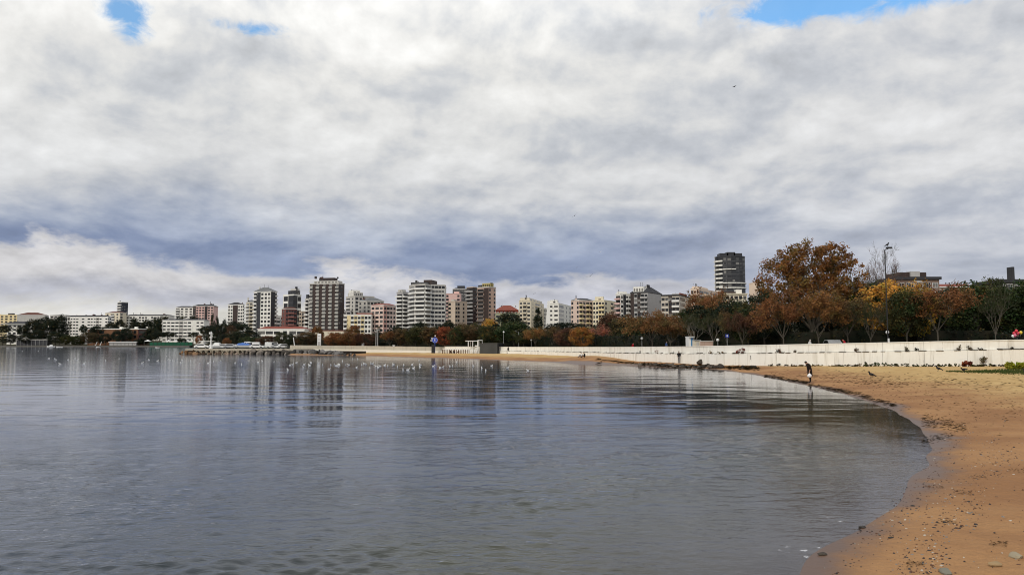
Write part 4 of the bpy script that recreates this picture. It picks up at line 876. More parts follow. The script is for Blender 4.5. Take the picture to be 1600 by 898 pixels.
def proto(kind, variant):
    key = (kind, variant)
    if key in KINDS_T: return KINDS_T[key]
    r = random.Random(hash(kind) % 1000 * 0 + sum(map(ord, kind)) * 31 + variant); mb = MB(); tips = []; H = 10.0
    def ell(n, c, rx, rz, rad, hollow=.55, bump=.22):
        out = []; lob = [(Vector((r.gauss(0, 1), r.gauss(0, 1), r.gauss(.2, 1))).normalized(), r.uniform(-.25, .28)) for _ in range(9)]
        while len(out) < n:
            d = Vector((r.gauss(0, 1), r.gauss(0, 1), r.gauss(0, 1))).normalized(); k = 1 + sum(a * max(0, d.dot(v)) ** 4 for v, a in lob)
            q = (hollow + (1 - hollow) * r.random() ** .6) * k
            p = Vector((d.x * rx * q, d.y * rx * q, d.z * rz * q)) + Vector(c)
            if p.z < 1.4: continue
            out.append((p, rad * r.uniform(.6, 1.35)))
        return out
    if kind == 'broad':        # round, dense
        limb_tree(mb, r, H * .8, .8, 2, .17, .3, 5); crown = leaf_crown(ell(150, (0, 0, 5.9), 3.5, 3.8, .85), r, 44, .19, 1)
    elif kind == 'upright':    # loose, taller than wide
        limb_tree(mb, r, H * .85, .6, 3, .14, .3, 5); crown = leaf_crown(ell(120, (0, 0, 6.1), 2.7, 3.7, .75, .35), r, 40, .18, 1)
    elif kind == 'airy':       # half-bare autumn tree: leaves along the twigs
        limb_tree(mb, r, H * .88, .85, 4, .11, .24, 6, .5, tips, .012)
        sel = [e for e, l in tips if l <= 2 and e.z > 2.0]; r.shuffle(sel); crown = leaf_crown([(p + Vector((r.gauss(0, .25), r.gauss(0, .25), r.gauss(-.1, .3))), r.uniform(.35, .8)) for p in sel[:460]], r, 18, .13, 1)
    elif kind == 'bare':
        limb_tree(mb, r, H * .92, .9, 4, .10, .24, 7, .7, tips, .012)
        sel = [e for e, l in tips if l <= 1]; crown = twig_crown(sel, r, 7)
    elif kind == 'pine':       # umbrella pine
        limb_tree(mb, r, H * .8, 1.3, 2, .18, .55, 6, .2); crown = leaf_crown(ell(120, (0, 0, 7.9), 4.2, 1.9, .8, .45), r, 48, .17, 1)
    elif kind == 'conifer':
        mb.tube((0, 0, -.3), (0, 0, 9.4), .2, .04, BARK, 6); pts = []
        for k in range(120):
            z = 1.2 + 8.6 * (1 - (1 - r.random()) ** .6) ; z = min(z, 9.7); rr = (1 - (z / 10.2) ** 1.25) * 2.9 + .2; a = r.uniform(0, 6.28); q = r.uniform(.35, 1.05)
            pts.append((Vector((rr * q * math.cos(a), rr * q * math.sin(a), z)), r.uniform(.45, .8)))
        crown = leaf_crown(pts, r, 38, .17, 1)
    elif kind == 'cypress':
        mb.tube((0, 0, -.3), (0, 0, 9), .16, .03, BARK, 6); pts = []
        for k in range(110):
            z = r.uniform(.5, 9.8); rr = 1.25 * math.sin(min(1, (z + .6) / 4.2) * 1.57) * (1 - (z / 10.6) ** 3); a = r.uniform(0, 6.28)
            pts.append((Vector((rr * r.uniform(.4, 1) * math.cos(a), rr * r.uniform(.4, 1) * math.sin(a), z)), .45))
        crown = leaf_crown(pts, r, 34, .15, 1)
    elif kind == 'shrub':
        mb.tube((0, 0, -.2), (0, 0, 5), .3, .1, BARK, 5); crown = leaf_crown(ell(70, (0, 0, 4.6), 4.6, 4.8, 1.4, .4), r, 40, .42, 1)
    co = np.array([v.co for v in crown.vertices]); wid = 2 * np.percentile(np.abs(co[:, 0]), 97); hgt = np.percentile(co[:, 2], 99.3)
    KINDS_T[key] = (mb.mesh('trunk'), crown, wid, hgt); return KINDS_T[key]

TREES = []
def tree(kind, px, ytop, wpx, Y, col, desc, bark=(0.09, 0.08, 0.065), name=None, group='trees of the park behind the beach', variant=None, zb=None):
    v = variant if variant is not None else rnd.randrange(4)
    tm, cm, wid, hgt = proto(kind, v); x = wx(px, Y)
    while zb is None and float(ground_z(np.array([x]), np.array([Y]))[1][0]) < 2.0: Y += 1.0; x = wx(px, Y)
    z = gz(x, Y) if zb is None else zb
    H = at(px, ytop, Y).z - z; W = wpx / F_PX * Y
    nm = name or {'broad': 'broadleaf_tree', 'upright': 'broadleaf_tree', 'airy': 'autumn_tree', 'bare': 'bare_tree', 'pine': 'pine_tree', 'conifer': 'conifer_tree', 'cypress': 'cypress_tree', 'shrub': 'shrub'}[kind]
    o = thing(nm, desc, 'shrub' if kind == 'shrub' else 'tree', (x, Y, z), rnd.uniform(0, 6.28), group)
    o.scale = (W / wid, W / wid, H / hgt)
    gain = 1.8 if col[0] > col[1] * 1.3 else 1.15
    t = link('trunk', tm, o); t.color = (*bark, 1); c = link('crown', cm, o); c.color = (*[v * gain for v in col], 1)
    TREES.append((o, px, desc)); return o

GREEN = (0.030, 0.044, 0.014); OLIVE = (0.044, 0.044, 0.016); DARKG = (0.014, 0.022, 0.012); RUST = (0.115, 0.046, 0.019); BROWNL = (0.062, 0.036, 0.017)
ORANGE = (0.30, 0.145, 0.03); RED = (0.17, 0.042, 0.02); PINEG = (0.013, 0.019, 0.011); REDBR = (0.062, 0.027, 0.018); YELO = (0.30, 0.15, 0.02)
PALEBARK = (0.095, 0.083, 0.066)
def big_plane_tree():
    r = random.Random(77); mb = MB(); tips = []; Y = 112; px = 1268; x = wx(px, Y); z = gz(x, Y); H = at(px, 374, Y).z - z
    limb_tree(mb, r, H * .93, .95, 4, .45, .22, 8, .35, tips, .03)
    lobes = [((-4.0, 0, .60), 4.0, 4.2), ((4.0, .5, .66), 4.0, 3.4), ((0, 0, .78), 4.2, 3.6), ((-2.6, 1, .80), 2.8, 2.4), ((2.4, -1, .82), 2.8, 2.2), ((5.6, 0, .55), 2.2, 1.8), ((-5.0, 0, .45), 2.4, 2.4), ((0, -1, .48), 4.8, 3.4)]
    pts = []
    for (cx, cy, fz), rx, rz in lobes:
        for _ in range(int(58 * rx * rz / 8)):
            d = Vector((r.gauss(0, 1), r.gauss(0, 1), r.gauss(0, 1))).normalized(); q = .4 + .62 * r.random() ** .5
            p = Vector((cx + d.x * rx * q, cy + d.y * rx * q, fz * H + d.z * rz * q))
            if 3.5 < p.z < H * .985: pts.append((p, r.uniform(.4, .95)))
    crown = leaf_crown(pts, r, 46, .17, 1)
    o = thing('plane_tree', 'huge rust brown plane tree towering over all the other trees of the park', 'tree', (x, Y, z), 0, 'trees of the park behind the beach')
    t = mb.obj('trunk', o); t.color = (*PALEBARK, 1); c = link('crown', crown, o); c.color = (0.235, 0.098, 0.032, 1)
big_plane_tree()

def plant_park():
    T = tree
    # the right-hand park, tree by tree
    T('airy', 1222, 452, 78, 97, RUST, 'rust brown half bare tree in front of the huge plane tree', PALEBARK)
    T('airy', 1276, 455, 84, 98, (0.125, 0.056, 0.02), 'orange brown half bare tree with forked pale trunk under the huge plane tree', PALEBARK)
    T('airy', 1322, 462, 70, 100, BROWNL, 'dull brown half bare tree under the edge of the huge plane tree', PALEBARK)
    T('broad', 1345, 446, 74, 112, GREEN, 'dark green broadleaf tree beside the huge plane tree')
    T('upright', 1366, 441, 42, 118, OLIVE, 'narrow olive tree below the leafless tree')
    T('bare', 1374, 389, 74, 128, (0.10, 0.06, 0.05), 'leafless tree with fine twigs against the sky beside the tall lamp post', (0.11, 0.08, 0.085))
    T('bare', 1358, 478, 46, 96, OLIVE, 'thin leafless tree in front of dark green foliage behind the wall', PALEBARK)
    T('broad', 1394, 442, 86, 106, ORANGE, 'bright orange tree behind the tall lamp post')
    T('broad', 1414, 454, 62, 99, OLIVE, 'olive green round tree beside the bright orange tree', PALEBARK)
    T('airy', 1462, 444, 96, 97, RUST, 'rust red spreading tree below the heavy roofed building', PALEBARK)
    T('upright', 1440, 441, 44, 104, YELO, 'yellow orange treetop between olive tree and rust red spreading tree')
    T('broad', 1521, 444, 92, 108, GREEN, 'dense dark green tree between the rust red tree and the thin pale trunked tree')
    T('bare', 1552, 443, 58, 94, OLIVE, 'thin pale trunked tree nearly bare before dark green trees', (0.12, 0.105, 0.085))
    T('upright', 1549, 436, 44, 116, OLIVE, 'olive treetop behind the thin pale trunked tree')
    T('broad', 1592, 443, 84, 106, GREEN, 'dense dark green tree at the right edge of the photo')
    T('broad', 1640, 440, 90, 104, DARKG, 'very dark tree cut by the right edge of the photo')
    T('broad', 1488, 452, 70, 120, DARKG, 'very dark tree behind the rust red spreading tree')
    # between the black tower and the plane tree
    T('broad', 1192, 458, 66, 110, DARKG, 'dark green tree directly beside the big rusty crown', PALEBARK)
    T('upright', 1168, 470, 50, 104, OLIVE, 'olive loose tree below the cream block', PALEBARK)
    T('airy', 1113, 452, 66, 122, (0.15, 0.062, 0.028), 'sparse orange tree in front of the peach block')
    T('broad', 1140, 470, 60, 116, DARKG, 'dark green tree below the round black tower')
    T('bare', 1083, 490, 48, 101, OLIVE, 'pale leafless tree behind the blue and white stall', (0.2, 0.18, 0.15))
    T('bare', 1113, 490, 40, 101, OLIVE, 'leafless tree with upright limbs below the sparse orange tree', (0.16, 0.14, 0.12))
    T('airy', 1134, 486, 44, 103, BROWNL, 'brown thin tree behind the wall below the round black tower', PALEBARK)
    T('airy', 1158, 488, 44, 101, REDBR, 'reddish brown thin tree below the cream block', PALEBARK)
    T('upright', 1098, 478, 50, 118, DARKG, 'dark green tree behind the two leafless trees')
    T('broad', 1074, 484, 46, 124, OLIVE, 'olive tree under the peach block')
    T('airy', 1046, 488, 66, 112, (0.115, 0.052, 0.022), 'orange rust tree at the foot of the black and white balcony block', PALEBARK)
    T('airy', 1018, 486, 74, 122, (0.12, 0.055, 0.022), 'wide orange rust tree below the blank grey flank', PALEBARK)
    T('broad', 1000, 497, 44, 140, OLIVE, 'olive round tree below the dark brown front of the grey flanked tower', PALEBARK)
    T('broad', 977, 496, 42, 150, (0.05, 0.04, 0.018), 'brownish olive tree below the white balconied wing', PALEBARK)
    T('broad', 954, 490, 42, 172, REDBR, 'dark reddish brown tree below the soft yellow flats')
    T('airy', 936, 509, 36, 165, (0.20, 0.07, 0.05), 'pinkish red small tree beside the bright orange tree', PALEBARK)
    T('broad', 909, 512, 34, 158, (0.19, 0.072, 0.018), 'bright orange small tree behind the wall below the pink and yellow flats', PALEBARK)
    T('broad', 883, 513, 34, 165, REDBR, 'dark reddish tree beside the flat topped pine', PALEBARK)
    T('pine', 884, 504, 62, 205, PINEG, 'flat topped dark pine below the white square windowed flats')
    T('cypress', 841, 483, 15, 205, DARKG, 'slender dark cypress in front of the stepped cream flats')
    T('airy', 862, 511, 34, 172, BROWNL, 'brown half bare tree in front of the white pylon', PALEBARK)
    T('airy', 836, 511, 32, 178, (0.15, 0.07, 0.025), 'orange brown thin tree at the foot of the cypress', PALEBARK)
    T('upright', 818, 514, 28, 180, OLIVE, 'olive slim tree in front of the big round evergreen', PALEBARK)
    T('broad', 797, 489, 48, 215, DARKG, 'big round evergreen rising above the treeline')
    T('broad', 803, 503, 56, 198, GREEN, 'dark green round tree at the foot of the big evergreen')
    T('broad', 767, 499, 28, 225, ORANGE, 'orange yellow tree at the foot of the tall brown tower')
    cols = [(OLIVE, 'olive'), ((0.045, 0.045, 0.018), 'dull green'), (BROWNL, 'brown olive'), (GREEN, 'dark green')]
    row = [(782, 512, 30, 0, 'beside the grey kiosk'), (758, 509, 34, 1, 'right behind the grey kiosk'), (735, 508, 34, 2, 'above the white pergola'), (716, 510, 30, 0, 'behind the white fence of the sand'), (672, 511, 32, 2, 'behind the blue round sign'),
           (650, 511, 30, 0, 'at the foot of the broad striped tower'), (629, 514, 28, 2, 'at the foot of the smaller striped tower')]
    for px, yt, w, k, d in row: T('broad' if k != 2 else 'upright', px, yt, w, 206, cols[k][0], f'{cols[k][1]} round tree {d}', PALEBARK)
    T('broad', 695, 511, 28, 210, RED, 'red topped tree between the blue round sign and the white fence', PALEBARK)
    T('broad', 701, 502, 26, 232, PINEG, 'dark evergreen dome below the plain beige block')
    T('broad', 686, 508, 26, 240, DARKG, 'dark green tree below the striped tower, beside the evergreen dome')
    T('broad', 655, 503, 26, 236, PINEG, 'dark evergreen at the foot of the broad striped tower')
    T('broad', 722, 506, 30, 240, BROWNL, 'brown tree behind the white fence, below the plain beige block')
    T('broad', 745, 505, 30, 238, (0.05, 0.045, 0.02), 'dull olive tree below the brown balcony tower')
    T('airy', 610, 517, 36, 216, RUST, 'rust coloured tree below the pink corner block')
    T('conifer', 592, 511, 26, 228, DARKG, 'dark conifer beside the twin light masts')
    T('broad', 622, 509, 24, 236, PINEG, 'dark evergreen below the smaller striped tower')
    T('broad', 571, 521, 36, 222, REDBR, 'dark red bush like tree behind the plain sea wall, below the pink corner block')
    T('broad', 546, 519, 36, 222, RUST, 'rust tree behind the plain sea wall, below the white and yellow flats')
    T('broad', 524, 520, 32, 224, (0.15, 0.055, 0.022), 'orange rust tree beside the white sign pillar')
    T('broad', 553, 509, 26, 240, RUST, 'rust tree under the yellow flats')
    T('broad', 497, 510, 20, 260, RUST, 'rust tree at the foot of the broad dark tower')
    T('broad', 480, 519, 34, 232, (0.06, 0.035, 0.018), 'brown tree above the start of the plain sea wall')
    T('conifer', 457, 521, 16, 236, DARKG, 'small dark conifer at the start of the plain sea wall')
    T('broad', 443, 519, 28, 244, (0.04, 0.04, 0.018), 'dull green round tree below the red roofs')
    T('broad', 421, 525, 34, 250, REDBR, 'dark red tree in front of the low white building')
    T('broad', 401, 527, 30, 262, GREEN, 'dark green tree at the land end of the breakwater')
    # dark grove on the left of the towers
    grove = [(393, 515, 26, 300, 'broad', PINEG, 'dark round evergreen below the white and black tower'), (380, 505, 26, 380, 'broad', DARKG, 'dark evergreen below the cream tower'), (368, 502, 26, 420, 'pine', PINEG, 'dark pine below the slim white tower'),
             (363, 509, 18, 360, 'broad', (0.05, 0.025, 0.015), 'dark brown tree in the evergreen grove'), (352, 500, 16, 460, 'conifer', PINEG, 'pointed dark conifer beside the slim white tower'), (341, 496, 14, 470, 'conifer', PINEG, 'tallest pointed conifer between pink block and slim white tower'),
             (333, 492, 14, 520, 'conifer', DARKG, 'pointed conifer beside the pink block'), (346, 506, 22, 440, 'broad', PINEG, 'dark round tree behind the white light tower'), (328, 509, 26, 480, 'pine', PINEG, 'dark pine behind the clear standing white flats'),
             (374, 518, 30, 330, 'broad', DARKG, 'dark round tree above the blue covered boat'), (356, 522, 24, 340, 'broad', PINEG, 'dark tree above the parked cars of the breakwater'),
             (357, 528, 12, 300, 'broad', RUST, 'small rust tree beside the red roofed pavilion'), (313, 524, 10, 420, 'broad', (0.17, 0.06, 0.025), 'small rust tree at the foot of the white light tower'), (389, 526, 26, 280, 'broad', GREEN, 'low dark tree behind the white cars')]
    for px, yt, w, Y, kd, c, d in grove: T(kd, px, yt, w, Y, c, d, group='trees of the grove behind the breakwater')
    # far shore
    far = [(8, 508, 22, 735, 'pine', 'round topped pine at the left edge of the far shore'), (38, 509, 16, 735, 'pine', 'round pine right in front of the wide roofed white villa'), (56, 499, 24, 748, 'broad', 'dark tree beside the wide roofed white villa'),
           (72, 496, 26, 745, 'broad', 'tall dark tree between the villa and the white six storey flats'), (83, 500, 24, 738, 'pine', 'dark pine in front of the small pale block'), (97, 493, 22, 746, 'broad', 'tall dark tree touching the white six storey flats'),
           (63, 515, 20, 728, 'broad', 'low dark tree below the tall dark trees by the villa'), (90, 518, 26, 724, 'broad', 'low dark tree above the white motorboat'), (106, 523, 20, 722, 'shrub', 'olive shrub above the white motorboat'),
           (124, 524, 22, 722, 'shrub', 'olive shrub at the foot of the white six storey flats'), (133, 508, 12, 730, 'pine', 'small round pine in front of the white six storey flats'), (141, 519, 20, 722, 'broad', 'brownish tree in front of the brick building'),
           (156, 509, 22, 742, 'pine', 'dark pine above the flat white roof'), (176, 504, 20, 748, 'broad', 'dark tree at the corner of the white six storey flats'), (190, 500, 18, 760, 'broad', 'dark tree below the narrow navy tower'),
           (185, 516, 16, 716, 'broad', 'dark tree in front of the brick building wall'), (212, 497, 16, 775, 'broad', 'dark tree in front of the long half hidden white block'), (218, 503, 22, 760, 'pine', 'dark pine above the brick building'),
           (232, 500, 20, 765, 'broad', 'dark tree beside the brick building'), (246, 498, 16, 765, 'broad', 'tall dark tree touching the clear standing white flats'), (240, 512, 24, 740, 'broad', 'lower dark tree between brick building and white flats'),
           (252, 518, 22, 724, 'pine', 'round dark pine at the corner of the clear standing white flats'), (266, 518, 20, 718, 'pine', 'round dark pine in front of the clear standing white flats'), (305, 519, 14, 718, 'pine', 'flat umbrella pine in front of the clear standing white flats'),
           (328, 515, 18, 640, 'broad', 'dark tree right of the clear standing white flats'), (286, 528, 16, 712, 'shrub', 'low shrub below the white flats'), (20, 522, 24, 724, 'broad', 'low dark tree below the villa'), (44, 521, 20, 722, 'broad', 'low dark tree above the awning pavilion'),
           (258, 494.5, 20, 835, 'broad', 'dark treetops behind the clear standing white flats'), (284, 495, 22, 830, 'broad', 'dark treetop between the white flats and the balcony wing'), (305, 494, 20, 830, 'broad', 'dark treetop below the pink block'), (200, 512, 18, 728, 'broad', 'dark tree against the orange brick wall'),
           (150, 521, 20, 720, 'broad', 'low brownish tree on the bank below the flat white roof'), (168, 521, 18, 718, 'broad', 'low dark tree above the white jetty pavilion'), (225, 528, 16, 716, 'shrub', 'low shrub at the end of the green slope')]
    for px, yt, w, Y, kd, d in far: T(kd, px, yt, w, Y, (0.045, 0.03, 0.016) if 'brown' in d else OLIVE if 'olive' in d else rnd.choice([PINEG, DARKG]), d, group='trees along the far shore')
plant_park()

def back_rows():
    """darker trees deeper in the park that close the gaps between the trunks"""
    r = random.Random(21); seen = {}
    where = [(560, 600, 'twin light masts'), (600, 640, 'smaller striped tower'), (640, 700, 'blue round sign'), (700, 760, 'white pergola'), (760, 830, 'big round evergreen'), (830, 880, 'white pylon'), (880, 930, 'bright orange small tree'),
             (930, 985, 'soft yellow flats'), (985, 1040, 'grey flanked tower'), (1040, 1085, 'balcony block'), (1085, 1130, 'peach block'), (1130, 1180, 'round black tower'), (1180, 1250, 'plane tree'), (1250, 1330, 'plane tree trunk'), (1330, 1390, 'leafless tree'), (1390, 1450, 'tall lamp post'), (1450, 1520, 'rust red tree'), (1520, 1580, 'pale trunked tree'), (1580, 1660, 'balloons')]
    px = 452.0; k = 0
    words = ['dark shaded tree deep in the park behind the', 'second dark shaded tree behind the', 'third dark shaded tree behind the', 'fourth dark shaded tree behind the', 'fifth dark shaded tree behind the', 'sixth dark shaded tree behind the', 'seventh dark shaded tree behind the']
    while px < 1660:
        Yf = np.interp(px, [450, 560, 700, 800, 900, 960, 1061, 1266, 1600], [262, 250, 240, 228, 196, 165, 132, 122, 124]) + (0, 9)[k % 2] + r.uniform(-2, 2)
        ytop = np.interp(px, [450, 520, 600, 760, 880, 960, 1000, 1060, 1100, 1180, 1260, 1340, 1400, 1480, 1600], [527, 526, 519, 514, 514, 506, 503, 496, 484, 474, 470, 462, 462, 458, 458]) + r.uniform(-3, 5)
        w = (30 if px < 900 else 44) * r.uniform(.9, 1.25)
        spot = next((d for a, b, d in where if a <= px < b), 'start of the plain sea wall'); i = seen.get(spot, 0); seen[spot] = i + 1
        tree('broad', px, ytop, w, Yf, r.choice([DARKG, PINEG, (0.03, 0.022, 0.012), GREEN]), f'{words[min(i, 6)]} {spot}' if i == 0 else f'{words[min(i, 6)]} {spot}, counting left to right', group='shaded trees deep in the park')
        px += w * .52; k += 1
    # leafy masses added as the black shade under the trees
    def shade_hedge(p0, p1, Yoff, h, label, colr):
        n = max(2, int((p1 - p0) / 8)); pts = []; rr = random.Random(int(p0))
        xs = []
        for q in range(n + 1):
            px = p0 + (p1 - p0) * q / n; Y = float(np.interp(px, [455, 560, 650, 720, 800, 850, 900, 960, 1000, 1061, 1150, 1266, 1430, 1660], [222, 217, 213, 204, 190, 174, 155, 128, 116, 106, 99, 95, 92, 91])) + Yoff; xs.append((wx(px, Y), Y))
        o = xs[len(xs) // 2]; oz = gz(*o); root = thing('shade_hedge', label, 'shade_hedge', (o[0], o[1], oz), 0, 'shade masses under the park trees')
        core = MB()
        for (a, b) in zip(xs[:-1], xs[1:]):
            core.add([(a[0] - o[0], a[1] - o[1], -.4), (b[0] - o[0], b[1] - o[1], -.4), (b[0] - o[0], b[1] + 1.2 - o[1], -.4), (a[0] - o[0], a[1] + 1.2 - o[1], -.4)] +
                     [(a[0] - o[0], a[1] - o[1], h - .15), (b[0] - o[0], b[1] - o[1], h - .15), (b[0] - o[0], b[1] + 1.2 - o[1], h - .15), (a[0] - o[0], a[1] + 1.2 - o[1], h - .15)], [(0, 1, 5, 4), (4, 5, 6, 7), (2, 3, 7, 6), (1, 2, 6, 5), (3, 0, 4, 7)], LEAF)
            L = math.hypot(b[0] - a[0], b[1] - a[1])
            for _ in range(int(L * h * 3.2)):
                t = rr.random(); pts.append((Vector((a[0] + (b[0] - a[0]) * t - o[0], a[1] + (b[1] - a[1]) * t - o[1] + rr.uniform(-.15, .5), rr.uniform(0, h))), .45))
        me = leaf_crown(pts, rr, 12, .16, 1, 'foliage'); c = link('foliage', me, root); c.color = (*colr, 1)
        cme = core.mesh('dark_core'); a_ = cme.attributes.new('tint', 'FLOAT', 'FACE'); a_.data.foreach_set('value', [1.0] * len(cme.polygons)); c = link('dark_core', cme, root); c.color = (0.02, 0.018, 0.01, 1)  # solid core coloured near black, as the shade under the trees
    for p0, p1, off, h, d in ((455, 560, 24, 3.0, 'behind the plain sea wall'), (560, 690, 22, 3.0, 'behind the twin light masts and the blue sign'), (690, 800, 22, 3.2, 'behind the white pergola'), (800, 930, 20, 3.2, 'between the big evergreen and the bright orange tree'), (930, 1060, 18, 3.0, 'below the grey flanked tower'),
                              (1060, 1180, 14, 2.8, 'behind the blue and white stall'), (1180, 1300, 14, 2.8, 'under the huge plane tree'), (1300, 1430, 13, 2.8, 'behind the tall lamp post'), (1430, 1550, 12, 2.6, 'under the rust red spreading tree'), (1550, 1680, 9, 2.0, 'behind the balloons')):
        shade_hedge(p0, p1, off, h, f'dark leafy mass added as shade {d}', DARKG)
back_rows()
# ------------------------------------------------------------------ small things
def on_beach(px, py):
    z = 0.4
    for _ in range(12):
        p = on(px, py, z); z = 0.5 * z + 0.5 * bz(p.x, p.y)
    return Vector((p.x, p.y, bz(p.x, p.y)))
def behind(px, Y):                            # a spot on the park ground
    x = wx(px, Y)
    while float(ground_z(np.array([x]), np.array([float(Y)]))[1][0]) < 1.2: Y += .5; x = wx(px, Y)
    return Vector((x, Y, gz(x, Y)))
SKIN = mat('skin', (0.42, 0.25, 0.17), 0.6, 0.05); HAIR = mat('dark_hair', (0.012, 0.010, 0.009), 0.6, 0.1, 4)
def cloth(name, c): return mat('cloth_' + name, c, 0.9, 0.15, 3.0, 0.1)
BLACKC = cloth('black', (0.012, 0.011, 0.012)); NAVYC = cloth('navy', (0.014, 0.018, 0.035)); REDC = cloth('red', (0.42, 0.02, 0.03)); GREYC = cloth('grey', (0.18, 0.18, 0.18)); WHITEC = cloth('white', (0.75, 0.74, 0.72)); BROWNC = cloth('brown', (0.02, 0.014, 0.011)); BLUEC = cloth('blue', (0.05, 0.09, 0.22))

def skin_mesh(name, V, E, Rr, Mi, mats):
    me = bpy.data.meshes.new(name); me.from_pydata([tuple(v) for v in V], E, []); o = bpy.data.objects.new('skin_build', me); C.objects.link(o)
    o.modifiers.new('skin', 'SKIN'); sub = o.modifiers.new('sub', 'SUBSURF'); sub.levels = 1; sub.render_levels = 1
    for i, sv in enumerate(me.skin_vertices[0].data): sv.radius = Rr[i] if hasattr(Rr[i], '__len__') else (Rr[i], Rr[i]); sv.use_root = (i == 0)
    dg = bpy.context.evaluated_depsgraph_get(); out = bpy.data.meshes.new_from_object(o.evaluated_get(dg)); out.name = name
    bpy.data.objects.remove(o); out.materials.clear()
    for m in mats: out.materials.append(m)
    Va = np.array([tuple(v) for v in V]); M1 = np.array(Mi)
    for p in out.polygons:
        p.material_index = int(M1[np.argmin(((Va - np.array(p.center)) ** 2).sum(1))]); p.use_smooth = True
    return out

def person(label, loc, yaw, h=1.7, pose='stand', top=BLACKC, legs=BLACKC, hood=None, group=None, fingers=False, stride=.16):
    """one continuous figure, facing local +X: 0 skin, 1 top, 2 legs, 3 shoes"""
    V, E, Rr, Mi = [], [], [], []; idx = {}
    def J(n, p, r, m, par=None):
        idx[n] = len(V); V.append(Vector(p)); Rr.append(r); Mi.append(m)
        if par is not None: E.append((idx[par], idx[n]))
    bend = {'stoop': R(17), 'sit': R(12), 'lean': R(8)}.get(pose, 0); hb = {'stoop': R(38), 'sit': R(10)}.get(pose, 0)
    pz = .16 if pose == 'sit' else .93
    def B(x, y, z): return (x * math.cos(bend) + z * math.sin(bend), y, pz + z * math.cos(bend) - x * math.sin(bend))
    J('pelvis', (0, 0, pz), (.125, .16), 1 if pose == 'stoop' else 2); J('waist', B(0, 0, .17), (.11, .145), 1, 'pelvis'); J('chest', B(0, 0, .38), (.125, .17), 1, 'waist'); J('upper', B(0, 0, .50), (.10, .14), 1, 'chest')
    J('neck', B(.02, 0, .58), .055, 0, 'upper'); nk = V[idx['neck']]
    def Hd(x, z): a = bend + hb; return (nk.x + x * math.cos(a) + z * math.sin(a), 0, nk.z + z * math.cos(a) - x * math.sin(a))
    hm = 1 if hood else 0
    J('jaw', Hd(.03, .07), (.075, .068), 0, 'neck'); J('brow', Hd(.03, .15), (.095, .08), hm, 'jaw'); J('crown', Hd(.01, .21), (.07, .065), hm, 'brow'); J('nose', Hd(.135, .115), .016, 0, 'jaw')
    for s, n in ((1, 'L'), (-1, 'R')):
        st = stride * s if pose == 'walk' else .03 * s
        if pose == 'sit':
            J('hip' + n, (.04, .09 * s, .14), .10, 2, 'pelvis'); J('knee' + n, (.40, .14 * s, .42), .07, 2, 'hip' + n); J('ankle' + n, (.66, .13 * s, .07), .045, 2, 'knee' + n); J('toe' + n, (.80, .14 * s, .05), .04, 3, 'ankle' + n)
        else:
            J('hip' + n, (0, .085 * s, .84), .095, 2, 'pelvis'); J('knee' + n, (st * .6 + .02, .09 * s, .48), .066, 2, 'hip' + n); J('calf' + n, (st * .85 - .01, .09 * s, .30), .058, 2, 'knee' + n); J('ankle' + n, (st - .02, .09 * s, .09), .043, 2, 'calf' + n); J('toe' + n, (st + .13, .10 * s, .045), .042, 3, 'ankle' + n)
        fw = {'sit': .30, 'stoop': .04, 'walk': -.14 * s}.get(pose, .03)
        J('shoulder' + n, B(0, .17 * s, .49), .068, 1, 'upper'); J('elbow' + n, B(fw * .4 - .02, .235 * s, .22), .05, 1, 'shoulder' + n)
        el = V[idx['elbow' + n]]; J('wrist' + n, (el.x + fw * .7 + .05, .225 * s, el.z - .24), .034, 0, 'elbow' + n); w = V[idx['wrist' + n]]
        J('palm' + n, (w.x + .02, w.y, w.z - .07), (.036, .02), 0, 'wrist' + n)
        if fingers:
            pm = V[idx['palm' + n]]
            for k, (dx, L) in enumerate(((-.03, .055), (-.01, .07), (.01, .075), (.03, .068))):
                J(f'f{k}a{n}', (pm.x + dx, pm.y, pm.z - .04), .0095, 0, 'palm' + n); J(f'f{k}b{n}', (pm.x + dx + .008, pm.y - .012 * s, pm.z - .04 - L * .55), .009, 0, f'f{k}a{n}'); J(f'f{k}c{n}', (pm.x + dx + .004, pm.y - .032 * s, pm.z - .04 - L), .008, 0, f'f{k}b{n}')
            J('t1' + n, (pm.x + .05, pm.y - .01 * s, pm.z - .005), .011, 0, 'palm' + n); J('t2' + n, (pm.x + .062, pm.y - .02 * s, pm.z - .045), .009, 0, 't1' + n)
    k = h / 1.72; SH = BLACKC
    root = thing('person', label, 'person', loc, yaw, group); root.scale = (k, k, k)
    b = link('body', skin_mesh('body', V, E, Rr, Mi, [SKIN, hood or top, legs, SH]), root)
    if not hood:
        mb = MB(); c = Vector(Hd(.0, .165)); mb.ball(c, (.102, .088, .092), HAIR, 12, 8); hr = mb.obj('hair', root, True)
    return root, idx, V, k

